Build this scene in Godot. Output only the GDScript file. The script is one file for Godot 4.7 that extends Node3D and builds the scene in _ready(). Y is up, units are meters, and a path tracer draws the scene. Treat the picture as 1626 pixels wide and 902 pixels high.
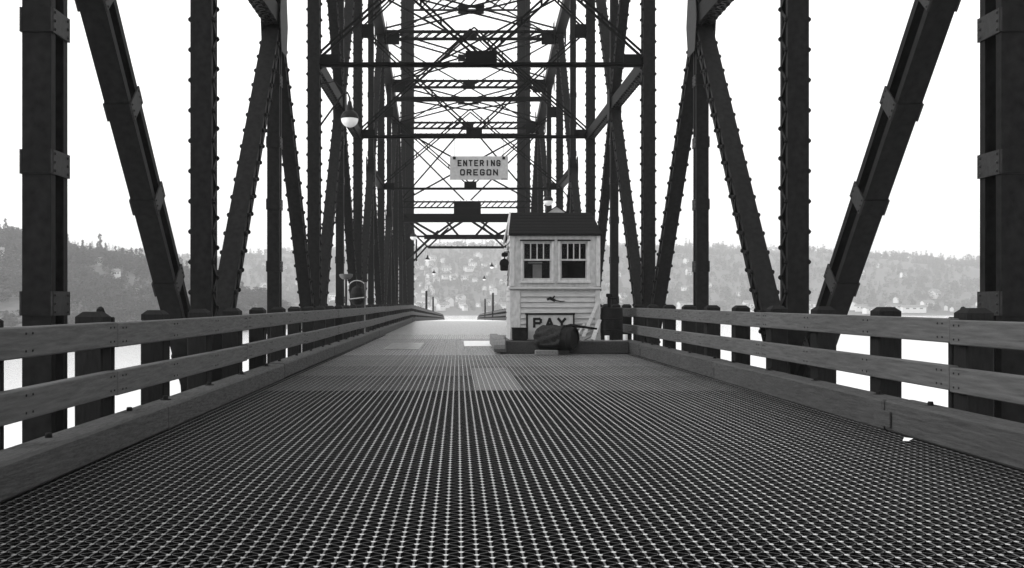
extends Node3D
# A toll booth on a steel through-truss bridge. Camera stands at the origin, the road runs along -z; metres.

const XL := -3.44      # plane of the left truss
const XR := 4.56       # plane of the right truss
const MID := 0.56      # centre line of the bridge
const EYE := 1.09
const WATER := -14.0
const KINK := 58.0     # where the deck starts to fall towards the shore

var M := {}
var taken := {}
var rng := RandomNumberGenerator.new()

# ---------------------------------------------------------------- naming
func numbered(called: String) -> String:
	if not taken.has(called):
		taken[called] = 0
		return called
	taken[called] += 1
	return "%s_%03d" % [called, taken[called]]

func tag(o: Node, label: String, category: String, group := "") -> void:
	o.set_meta("label", label)
	o.set_meta("category", category)
	if group != "":
		o.set_meta("group", group)

func thing(called: String, label: String, category: String, at := Vector3.ZERO, turn := 0.0, group := "") -> Node3D:
	var o := Node3D.new()
	o.name = numbered(called)
	add_child(o)
	o.position = at
	o.rotation.y = turn
	tag(o, label, category, group)
	return o

func setting(called: String) -> Node3D:
	var o := Node3D.new()
	o.name = numbered(called)
	add_child(o)
	o.set_meta("kind", "structure")
	return o

func new_st() -> SurfaceTool:
	var st := SurfaceTool.new()
	st.begin(Mesh.PRIMITIVE_TRIANGLES)
	return st

func put_mesh(called: String, mesh: Mesh, mat: Material, parent: Node, xf := Transform3D.IDENTITY) -> MeshInstance3D:
	var o := MeshInstance3D.new()
	if parent == self:
		o.name = numbered(called)
	else:
		o.name = called
	o.mesh = mesh
	if mat != null:
		o.material_override = mat
	o.transform = xf
	parent.add_child(o, true)
	return o

func obj(called: String, st: SurfaceTool, mat: Material, parent: Node, xf := Transform3D.IDENTITY) -> MeshInstance3D:
	return put_mesh(called, st.commit(), mat, parent, xf)

func dup(o: Node3D, at: Vector3, turn := 0.0, label := "") -> Node3D:
	var c: Node3D = o.duplicate()
	c.name = numbered(String(o.name).rstrip("0123456789").trim_suffix("_"))
	add_child(c)
	c.position = at
	c.rotation.y = turn
	if label != "":
		c.set_meta("label", label)
	return c

# ---------------------------------------------------------------- shapes
func tri(st: SurfaceTool, a: Vector3, b: Vector3, c: Vector3, out_dir: Vector3) -> void:
	var n := (b - a).cross(c - a)
	if n.length_squared() < 1e-16:
		return
	n = n.normalized()
	if n.dot(out_dir) < 0.0:
		n = -n
		st.set_normal(n); st.add_vertex(a)
		st.set_normal(n); st.add_vertex(b)
		st.set_normal(n); st.add_vertex(c)
	else:
		st.set_normal(n); st.add_vertex(a)
		st.set_normal(n); st.add_vertex(c)
		st.set_normal(n); st.add_vertex(b)

func quad(st: SurfaceTool, a: Vector3, b: Vector3, c: Vector3, d: Vector3, out_dir: Vector3) -> void:
	tri(st, a, b, c, out_dir)
	tri(st, a, c, d, out_dir)

func box(st: SurfaceTool, xf: Transform3D, size: Vector3, c := 0.0) -> void:
	var h := size * 0.5
	for ax in 3:
		for s in [-1.0, 1.0]:
			var u := (ax + 1) % 3
			var v := (ax + 2) % 3
			var p: Array[Vector3] = []
			for k in [[-1, -1], [1, -1], [1, 1], [-1, 1]]:
				var q := Vector3.ZERO
				q[ax] = s * h[ax]
				q[u] = k[0] * (h[u] - c)
				q[v] = k[1] * (h[v] - c)
				p.append(xf * q)
			var n := Vector3.ZERO
			n[ax] = s
			quad(st, p[0], p[1], p[2], p[3], xf.basis * n)
	if c <= 0.0:
		return
	for ax in 3:
		var u := (ax + 1) % 3
		var v := (ax + 2) % 3
		for su in [-1.0, 1.0]:
			for sv in [-1.0, 1.0]:
				var p: Array[Vector3] = []
				for k in [[-1, 0], [1, 0], [1, 1], [-1, 1]]:
					var q := Vector3.ZERO
					q[ax] = k[0] * (h[ax] - c)
					q[u] = su * (h[u] - (c if k[1] == 1 else 0.0))
					q[v] = sv * (h[v] - (0.0 if k[1] == 1 else c))
					p.append(xf * q)
				var n := Vector3.ZERO
				n[u] = su
				n[v] = sv
				quad(st, p[0], p[1], p[2], p[3], xf.basis * n)
	for sx in [-1.0, 1.0]:
		for sy in [-1.0, 1.0]:
			for sz in [-1.0, 1.0]:
				var s := Vector3(sx, sy, sz)
				tri(st, xf * (s * (h - Vector3(0, c, c))), xf * (s * (h - Vector3(c, 0, c))), xf * (s * (h - Vector3(c, c, 0))), xf.basis * s)

func at(x: float, y: float, z: float) -> Transform3D:
	return Transform3D(Basis.IDENTITY, Vector3(x, y, z))

# box spanning two corners
func span(st: SurfaceTool, a: Vector3, b: Vector3, c := 0.0) -> void:
	box(st, Transform3D(Basis.IDENTITY, (a + b) * 0.5), (b - a).abs(), c)

# a frame whose y axis runs from a to b
func along(a: Vector3, b: Vector3, side := Vector3.RIGHT) -> Transform3D:
	var y := (b - a).normalized()
	var x := side - y * side.dot(y)
	if x.length() < 0.01:
		x = Vector3.FORWARD - y * Vector3.FORWARD.dot(y)
	x = x.normalized()
	return Transform3D(Basis(x, y, x.cross(y)), a)

# flat or square bar from a to b
func bar(st: SurfaceTool, a: Vector3, b: Vector3, w: float, t: float, side := Vector3.RIGHT, c := 0.0) -> void:
	var xf := along(a, b, side)
	xf.origin = (a + b) * 0.5
	box(st, xf, Vector3(w, a.distance_to(b), t), c)

# L-shaped steel angle
func angle_bar(st: SurfaceTool, a: Vector3, b: Vector3, w: float, side := Vector3.RIGHT) -> void:
	var xf := along(a, b, side)
	xf.origin = (a + b) * 0.5
	var l := a.distance_to(b)
	box(st, xf, Vector3(w, l, 0.014))
	box(st, xf * at(w * 0.5 - 0.007, 0, -w * 0.5 - 0.007), Vector3(0.014, l, w))

func tube(st: SurfaceTool, pts: Array, radii: Array, sides := 10) -> void:
	var rings := []
	for i in pts.size():
		var p0: Vector3 = pts[max(i - 1, 0)]
		var p1: Vector3 = pts[min(i + 1, pts.size() - 1)]
		var xf := along(p0, p1, Vector3(0.31, 0.2, 0.93))
		var ring := []
		for k in sides:
			var a := TAU * k / sides
			ring.append(pts[i] + xf.basis.x * cos(a) * radii[i] + xf.basis.z * sin(a) * radii[i])
		rings.append(ring)
	for i in pts.size() - 1:
		var mid: Vector3 = (pts[i] + pts[i + 1]) * 0.5
		for k in sides:
			var j := (k + 1) % sides
			var q: Vector3 = (rings[i][k] + rings[i + 1][j]) * 0.5 - mid
			quad(st, rings[i][k], rings[i][j], rings[i + 1][j], rings[i + 1][k], q)
	for e in [0, pts.size() - 1]:
		if radii[e] > 0.001:
			var dir: Vector3 = pts[0] - pts[1] if e == 0 else pts[e] - pts[e - 1]
			for k in sides:
				tri(st, pts[e], rings[e][k], rings[e][(k + 1) % sides], dir)

# smooth surface of revolution about y; profile of (radius, height)
func lathe(st: SurfaceTool, prof: Array, sides := 20, xf := Transform3D.IDENTITY) -> void:
	for i in prof.size() - 1:
		var a: Vector2 = prof[i]
		var b: Vector2 = prof[i + 1]
		var t := b - a
		var n2 := Vector2(t.y, -t.x).normalized()
		for k in sides:
			var a0 := TAU * k / sides
			var a1 := TAU * (k + 1) / sides
			var v := [Vector3(a.x * cos(a0), a.y, a.x * sin(a0)), Vector3(a.x * cos(a1), a.y, a.x * sin(a1)), Vector3(b.x * cos(a1), b.y, b.x * sin(a1)), Vector3(b.x * cos(a0), b.y, b.x * sin(a0))]
			var am := (a0 + a1) * 0.5
			var out := xf.basis * Vector3(n2.x * cos(am), n2.y, n2.x * sin(am))
			var nn := [Vector3(n2.x * cos(a0), n2.y, n2.x * sin(a0)), Vector3(n2.x * cos(a1), n2.y, n2.x * sin(a1))]
			for f in [[0, 1, 2], [0, 2, 3]]:
				var p := [xf * v[f[0]], xf * v[f[1]], xf * v[f[2]]]
				var fn: Vector3 = (p[1] - p[0]).cross(p[2] - p[0])
				if fn.length_squared() < 1e-18:
					continue
				var ord := [0, 2, 1] if fn.dot(out) > 0 else [0, 1, 2]
				for o in ord:
					st.set_normal((xf.basis * nn[1 if f[o] == 1 or f[o] == 2 else 0]).normalized())
					st.add_vertex(p[o])

# ---------------------------------------------------------------- materials
func noise_tex(freq: float, lo: float, hi: float, sd: int, oct := 4, mid := 0.5, size := 512) -> NoiseTexture2D:
	var n := FastNoiseLite.new()
	n.seed = sd
	n.frequency = freq
	n.fractal_octaves = oct
	var t := NoiseTexture2D.new()
	t.width = size
	t.height = size
	t.seamless = true
	t.noise = n
	var g := Gradient.new()
	g.offsets = PackedFloat32Array([0.0, mid - 0.18, mid + 0.18, 1.0])
	var m := (lo + hi) * 0.5
	var cols := PackedColorArray()
	for v in [lo, lerpf(lo, m, 0.7), lerpf(m, hi, 0.3), hi]:
		var s := Color(v, v, v).linear_to_srgb()
		cols.append(s)
	g.colors = cols
	t.color_ramp = g
	return t

func bump_tex(freq: float, strength: float, sd: int, size := 512) -> NoiseTexture2D:
	var n := FastNoiseLite.new()
	n.seed = sd
	n.frequency = freq
	n.fractal_octaves = 4
	var t := NoiseTexture2D.new()
	t.width = size
	t.height = size
	t.seamless = true
	t.noise = n
	t.as_normal_map = true
	t.bump_strength = strength
	return t

# lo and hi are linear base colours; scale is repeats per metre on each axis
func mat(lo: float, hi: float, rough: float, scale: Vector3, sd: int, bump := 0.0, metal := 0.0, freq := 0.02, world := false, mid := 0.5) -> StandardMaterial3D:
	var m := StandardMaterial3D.new()
	m.albedo_texture = noise_tex(freq, lo, hi, sd, 5, mid)
	m.uv1_triplanar = true
	m.uv1_world_triplanar = world
	m.uv1_scale = scale
	m.roughness = rough
	m.metallic = metal
	if bump > 0.0:
		m.normal_enabled = true
		m.normal_texture = bump_tex(freq * 1.7, bump * 8.0, sd + 7)
		m.normal_scale = bump
	return m

func dull(m: StandardMaterial3D, spec := 0.12) -> StandardMaterial3D:
	m.metallic_specular = spec
	return m

func plain(v: float, rough: float, metal := 0.0) -> StandardMaterial3D:
	var m := StandardMaterial3D.new()
	m.albedo_color = Color(v, v, v).linear_to_srgb()
	m.roughness = rough
	m.metallic = metal
	return m

func make_materials() -> void:
	M.steel = dull(mat(0.003, 0.013, 0.5, Vector3(0.8, 0.7, 0.8), 3, 0.2), 0.16)
	M.steel_lit = dull(mat(0.012, 0.03, 0.5, Vector3(1.4, 1.4, 1.4), 5, 0.25), 0.25)  # paler copy of steel: light caught on battens and gussets is painted in
	M.steel_thin = dull(plain(0.006, 0.6))
	M.rail = mat(0.03, 0.085, 0.8, Vector3(2.6, 2.6, 0.16), 11, 0.5)
	M.curb = mat(0.012, 0.048, 0.85, Vector3(2.0, 2.0, 0.16), 13, 0.7)
	M.post = dull(mat(0.006, 0.016, 0.8, Vector3(3.0, 0.4, 3.0), 17, 0.4), 0.2)
	M.bar_side = dull(plain(0.006, 0.6), 0.1)
	M.bar_top = plain(0.17, 0.5, 0.5)
	M.rivet = plain(0.72, 0.4, 0.5)
	M.crimp_top = plain(0.08, 0.5, 0.4)
	M.deck = mat(0.07, 0.26, 0.3, Vector3(0.9, 0.9, 0.05), 23, 0.15)
	M.pavement = mat(0.55, 0.75, 0.5, Vector3(0.5, 0.5, 0.05), 27, 0.1)
	M.plate = mat(0.62, 0.8, 0.5, Vector3(0.6, 0.6, 0.6), 29, 0.1)  # pale colour stands for the sky reflected on a cover plate
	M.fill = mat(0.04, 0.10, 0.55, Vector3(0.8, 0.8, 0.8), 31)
	M.fill_sheen = mat(0.05, 0.17, 0.42, Vector3(0.9, 0.9, 0.06), 35)
	M.patch_fill = mat(0.05, 0.11, 0.7, Vector3(1.4, 1.4, 0.5), 33)
	M.white = mat(0.28, 0.50, 0.6, Vector3(0.9, 0.5, 0.9), 37, 0.15, 0.0, 0.02, false, 0.42)
	M.board = mat(0.24, 0.44, 0.65, Vector3(0.35, 2.4, 2.4), 41, 0.2, 0.0, 0.02, false, 0.42)
	M.roof = dull(mat(0.006, 0.018, 0.85, Vector3(2.5, 2.5, 2.5), 43, 0.6))
	M.dark = dull(mat(0.005, 0.014, 0.7, Vector3(2, 2, 2), 47, 0.3), 0.2)
	M.canvas = dull(mat(0.008, 0.04, 0.9, Vector3(2.6, 2.6, 2.6), 53, 0.8), 0.15)
	M.sign = mat(0.28, 0.42, 0.5, Vector3(0.7, 0.7, 0.7), 59)
	M.ink = dull(plain(0.015, 0.6))
	M.wood = mat(0.07, 0.18, 0.8, Vector3(2.5, 2.5, 0.4), 61, 0.5)
	M.enamel = dull(plain(0.012, 0.5), 0.2)
	M.opal = plain(0.82, 0.25)
	M.glass = StandardMaterial3D.new()
	M.glass.albedo_color = Color(0.06, 0.06, 0.06, 0.12)
	M.glass.transparency = BaseMaterial3D.TRANSPARENCY_ALPHA
	M.glass.roughness = 0.05
	M.glass.metallic_specular = 0.12
	M.water = plain(0.86, 0.2, 0.45)
	M.water.normal_enabled = true
	M.water.normal_texture = bump_tex(0.03, 3.0, 67)
	M.water.normal_scale = 0.12
	M.water.uv1_triplanar = true
	M.water.uv1_scale = Vector3(0.05, 0.05, 0.02)
	M.earth = mat(0.05, 0.14, 0.95, Vector3(0.012, 0.012, 0.012), 71)
	M.leaf = plain(0.05, 0.9)
	M.leaf.vertex_color_use_as_albedo = true
	M.leaf.albedo_color = Color(1, 1, 1)
	M.bark = plain(0.05, 0.9)
	M.house = plain(0.7, 0.8)
	M.house_roof = plain(0.16, 0.8)

# ---------------------------------------------------------------- setup
func set_camera() -> void:
	var c := Camera3D.new()
	c.name = "camera"
	add_child(c)
	c.position = Vector3(0, EYE, 0)
	var near := 0.1
	# the print is cropped off-centre: the lens is shifted right and up
	c.set_frustum(near * 902.0 / 1600.0, Vector2(86.0, -29.0 * -1.0) / 1600.0 * near, near, 6000.0)
	c.current = true

func set_light() -> void:
	var we := WorldEnvironment.new()
	we.name = "environment"
	var e := Environment.new()
	e.background_mode = Environment.BG_SKY
	var sm := ProceduralSkyMaterial.new()
	sm.sky_top_color = Color(0.97, 0.97, 0.97)
	sm.sky_horizon_color = Color(1.0, 1.0, 1.0)
	sm.sky_curve = 0.2
	sm.ground_bottom_color = Color(0.7, 0.7, 0.7)
	sm.ground_horizon_color = Color(0.9, 0.9, 0.9)
	sm.sky_energy_multiplier = 0.95
	var sky := Sky.new()
	sky.sky_material = sm
	e.sky = sky
	e.tonemap_mode = Environment.TONE_MAPPER_LINEAR
	e.tonemap_exposure = 1.9
	e.fog_enabled = true
	e.fog_density = 0.00048
	e.fog_light_color = Color(0.95, 0.95, 0.95)
	e.sdfgi_enabled = true
	e.ssao_enabled = true
	e.ssil_enabled = true
	we.environment = e
	add_child(we)
	var sun := DirectionalLight3D.new()
	sun.name = "sun"
	sun.light_energy = 0.5
	sun.light_color = Color(1, 1, 1)
	sun.light_angular_distance = 14.0
	sun.shadow_enabled = true
	add_child(sun)
	sun.look_at_from_position(Vector3.ZERO, Vector3(1.0, -0.42, -0.2))

# ---------------------------------------------------------------- land and water
func bump_noise(sd: int, f: float) -> FastNoiseLite:
	var n := FastNoiseLite.new()
	n.seed = sd
	n.frequency = f
	n.fractal_octaves = 4
	return n

func profile(tab: Array, x: float) -> float:
	for i in tab.size() - 1:
		if x <= tab[i + 1][0]:
			var t: float = clampf((x - tab[i][0]) / (tab[i + 1][0] - tab[i][0]), 0.0, 1.0)
			t = t * t * (3.0 - 2.0 * t)
			return lerpf(tab[i][1], tab[i + 1][1], t)
	return tab[tab.size() - 1][1]

const FAR := [[-2200, 130], [-900, 120], [-480, 82], [-330, 92], [-100, 98], [60, 104], [250, 106], [420, 102], [590, 96], [760, 84], [960, 74], [1600, 70], [2600, 60]]
const NEAR := [[-520, 56], [-330, 45], [-273, 40], [-245, 34], [-225, 28], [-196, 26], [-180, 22], [-150, 13], [-118, 2], [-95, -12], [-70, -20], [200, -24]]
var n_far: FastNoiseLite
var n_near: FastNoiseLite

func far_h(x: float, z: float) -> float:
	var t := clampf((-z - 1120.0) / 760.0, 0.0, 1.0)
	var k := t * 0.35 + t * t * (3.0 - 2.0 * t) * 0.65
	var back := clampf((-z - 1900.0) / 500.0, 0.0, 1.0)
	return WATER - 1.0 + (profile(FAR, x) - WATER) * k * (1.0 - 0.35 * back) + n_far.get_noise_2d(x, z) * 16.0 * k

func near_h(x: float, z: float) -> float:
	var t := 1.0 - clampf(absf(-z - 640.0) / 260.0, 0.0, 1.0)
	var k := t * t * (3.0 - 2.0 * t)
	return WATER - 4.0 + (profile(NEAR, x * 600.0 / 640.0) * 1.04 - WATER + 4.0) * k + n_near.get_noise_2d(x, z) * 5.0 * k

func terrain(called: String, f: Callable, x0: float, x1: float, z0: float, z1: float, nx: int, nz: int) -> void:
	var st := new_st()
	st.set_smooth_group(0)
	for j in nz + 1:
		for i in nx + 1:
			var x := lerpf(x0, x1, float(i) / nx)
			var z := lerpf(z0, z1, float(j) / nz)
			st.add_vertex(Vector3(x, f.call(x, z), z))
	for j in nz:
		for i in nx:
			var a := j * (nx + 1) + i
			var b := a + nx + 1
			for k in [a, b, a + 1, a + 1, b, b + 1]:
				st.add_index(k)
	st.generate_normals()
	var o := obj(called, st, M.earth, self)
	o.set_meta("kind", "structure")

# a ragged crown of leaf clumps round a trunk of height 1
func tree_mesh(sd: int, conifer: bool, shade := 1.0) -> ArrayMesh:
	var r := RandomNumberGenerator.new()
	r.seed = sd
	var st := new_st()
	var n := 90 if conifer else 80
	for i in n:
		var y: float
		var rad: float
		if conifer:
			y = 0.12 + 0.86 * sqrt(r.randf()) if i > 0 else 0.97
			y = 0.1 + 0.88 * r.randf()
			rad = 0.20 * (1.02 - y) * (0.75 + 0.5 * fmod(y * 9.0, 1.0))
		else:
			y = 0.25 + 0.7 * r.randf()
			rad = 0.34 * sqrt(maxf(0.03, 1.0 - pow((y - 0.6) / 0.42, 2.0)))
		var a := r.randf() * TAU
		var q := sqrt(r.randf())
		var c := Vector3(cos(a) * rad * q, y, sin(a) * rad * q)
		var s := (0.055 if conifer else 0.085) * (0.7 + r.randf() * 0.7)
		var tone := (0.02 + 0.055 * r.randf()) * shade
		st.set_color(Color(tone, tone, tone))
		var d1 := Vector3(r.randfn(), r.randfn() * 0.6, r.randfn()).normalized() * s
		var d2 := Vector3(r.randfn(), r.randfn() * 0.6, r.randfn()).normalized() * s
		var d3 := (Vector3(cos(a), -0.6 if conifer else 0.1, sin(a)) * s)
		tri(st, c + d1, c + d2, c + d3, d3)
		tri(st, c - d1, c + d2, c + d3, d3)
		tri(st, c + d1, c - d2, c - d3 * 0.5, d3)
	return st.commit()

func trunk_mesh() -> ArrayMesh:
	var st := new_st()
	tube(st, [Vector3(0, -0.05, 0), Vector3(0, 0.5, 0), Vector3(0, 0.95, 0)], [0.022, 0.014, 0.003], 6)
	return st.commit()

func forest(called: String, f: Callable, x0: float, x1: float, z0: float, z1: float, count: int, hmin: float, hmax: float, mesh: Mesh, sd: int, clear := 0.0) -> void:
	var r := RandomNumberGenerator.new()
	r.seed = sd
	var nn := bump_noise(sd + 3, 0.012)
	var xs: Array[Transform3D] = []
	var guard := 0
	while xs.size() < count and guard < count * 12:
		guard += 1
		var x := r.randf_range(x0, x1)
		var z := r.randf_range(z0, z1)
		var y: float = f.call(x, z)
		if y < WATER + 3.0:
			continue
		if nn.get_noise_2d(x, z) < clear + r.randf_range(-0.15, 0.15):
			continue
		var h := r.randf_range(hmin, hmax)
		var w := h * r.randf_range(0.8, 1.3)
		xs.append(Transform3D(Basis(Vector3.UP, r.randf() * TAU).scaled(Vector3(w, h, w)), Vector3(x, y - 0.3, z)))
	var mm := MultiMesh.new()
	mm.transform_format = MultiMesh.TRANSFORM_3D
	mm.mesh = mesh
	mm.instance_count = xs.size()
	for i in xs.size():
		mm.set_instance_transform(i, xs[i])
	var o := MultiMeshInstance3D.new()
	o.name = numbered(called)
	o.multimesh = mm
	o.material_override = M.leaf
	add_child(o)
	o.set_meta("kind", "stuff")
	tag(o, "hazy belt of small trees covering the hillside behind the bridge", "woods")

func make_house() -> Node3D:
	var h := thing("house", "", "house")
	var st := new_st()
	span(st, Vector3(-4.5, -3, -3.5), Vector3(4.5, 5, 3.5))
	for s in [-1.0, 1.0]:
		tri(st, Vector3(s * 4.5, 5, -3.5), Vector3(s * 4.5, 5, 3.5), Vector3(s * 4.5, 7.6, 0), Vector3(s, 0, 0))
	obj("wall", st, M.house, h)
	var rf := new_st()
	for s in [-1.0, 1.0]:
		var xf := along(Vector3(0, 7.75, 0), Vector3(0, 4.85, s * 4.0), Vector3.RIGHT)
		xf.origin = Vector3(0, 6.3, s * 2.0)
		box(rf, xf, Vector3(10.0, 4.95, 0.25))
	var ro := obj("roof", rf, M.house_roof, h)
	var ch := new_st()
	span(ch, Vector3(1.8, 6, -0.9), Vector3(2.6, 8.8, -0.1))
	obj("chimney", ch, M.house_roof, ro)
	for x in [-2.6, 0.0, 2.6]:
		var w := new_st()
		span(w, Vector3(x - 0.6, 2.2, 3.48), Vector3(x + 0.6, 3.9, 3.56))
		obj("window", w, M.ink, h)
	return h

func land() -> void:
	n_far = bump_noise(5, 0.006)
	n_near = bump_noise(9, 0.015)
	var st := new_st()
	quad(st, Vector3(-3000, WATER, 400), Vector3(3000, WATER, 400), Vector3(3000, WATER, -2600), Vector3(-3000, WATER, -2600), Vector3.UP)
	obj("water", st, M.water, self).set_meta("kind", "structure")
	terrain("far_hills", far_h, -2200, 2600, -1100, -2500, 160, 60)
	terrain("near_hill", near_h, -560, 0, -370, -910, 90, 60)
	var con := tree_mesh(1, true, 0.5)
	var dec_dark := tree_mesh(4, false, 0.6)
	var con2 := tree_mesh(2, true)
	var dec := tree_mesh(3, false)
	forest("near_hill_woods", near_h, -520, -60, -400, -660, 4200, 4.0, 9.0, dec_dark, 21, -0.2)
	forest("near_hill_conifers", near_h, -520, -60, -400, -660, 700, 6.0, 13.0, con, 22, 0.0)
	forest("far_hill_woods", far_h, -1500, 1900, -1150, -1900, 13000, 5.0, 11.0, dec, 23, -0.2)
	forest("far_hill_conifers", far_h, -1500, 1900, -1250, -1960, 2600, 9.0, 18.0, con2, 24, 0.0)
	# trees one can tell apart along the left ridge
	var trunk := trunk_mesh()
	var t := thing("ridge_tree", "tall ragged conifer standing out on the left hill's skyline", "tree", Vector3.ZERO, 0.0, "conifers along the left ridge")
	put_mesh("crown", con, M.leaf, t)
	put_mesh("trunk", trunk, M.bark, t)
	var spots := [[-251, 11], [-240, 9], [-232, 13], [-226, 8], [-219, 10], [-212, 16], [-205, 11], [-199, 9], [-193, 10], [-186, 13], [-181, 8], [-262, 9], [-270, 12], [-280, 9], [-171, 9]]
	for i in spots.size():
		var x: float = spots[i][0] * 640.0 / 600.0
		var o := t if i == 0 else dup(t, Vector3.ZERO)
		var z := -640.0 + (i * 37 % 11) - 5.0
		o.position = Vector3(x, near_h(x, z) - 0.3, z)
		var h: float = spots[i][1]
		o.scale = Vector3(h, h, h)
	# houses: pale specks on both hills
	var r := RandomNumberGenerator.new()
	r.seed = 77
	var h0 := make_house()
	var n := 0
	var near_spots := [[-236, -585], [-222, -560], [-205, -520], [-190, -560], [-262, -575], [-172, -540], [-280, -540], [-160, -520], [-210, -590], [-250, -530]]
	for s in near_spots:
		var o := h0 if n == 0 else dup(h0, Vector3.ZERO)
		n += 1
		o.position = Vector3(s[0], near_h(s[0], s[1]) + 1.5, s[1])
		o.rotation.y = r.randf_range(-0.8, 0.8)
		var k := r.randf_range(0.4, 0.62)
		o.scale = Vector3(k, k, k)
		tag(o, "pale house half hidden by trees on the dark left hill", "house", "houses on the left hill")
	for i in 225:
		var x := 0.0
		var z := 0.0
		if i < 90:
			x = r.randf_range(-70, 110)
			z = r.randf_range(-1180, -1650)
		else:
			x = r.randf_range(-420, 1150)
			z = -1170.0 - 480.0 * pow(r.randf(), 2.2)
		var o := dup(h0, Vector3(x, far_h(x, z) + 3.5, z), r.randf_range(-1.5, 1.5))
		var k := r.randf_range(0.5, 1.05)
		o.scale = Vector3(k * r.randf_range(0.9, 1.7), k, k)
		if i < 90:
			tag(o, "tiny pale house on the hazy hillside seen through the portal", "house", "houses behind the portal")
		else:
			tag(o, "tiny pale house on the hazy far hillside outside the portal", "house", "houses on the far hillside")
	# long low sheds by the far shore, right of the bridge
	for i in 26:
		var x := 330.0 + 34.0 * i + r.randf_range(-15, 15)
		var z := -1145.0 - r.randf_range(0, 25) - 45.0 * (i % 2)
		var o := dup(h0, Vector3(x, maxf(WATER + 2.5, far_h(x, z) + 3.0), z), r.randf_range(-0.25, 0.25))
		o.scale = Vector3(r.randf_range(1.2, 4.0), r.randf_range(0.5, 1.0), 1.2)
		tag(o, "long low pale shed by the far shore right of the bridge", "shed", "sheds along the far shore")

# ---------------------------------------------------------------- deck
func deck_y(d: float) -> float:
	if d <= KINK:
		return 0.0
	if d <= 185.0:
		return -0.0165 * (d - KINK)
	return -0.0165 * (185.0 - KINK) - 0.05 * (d - 185.0)

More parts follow.
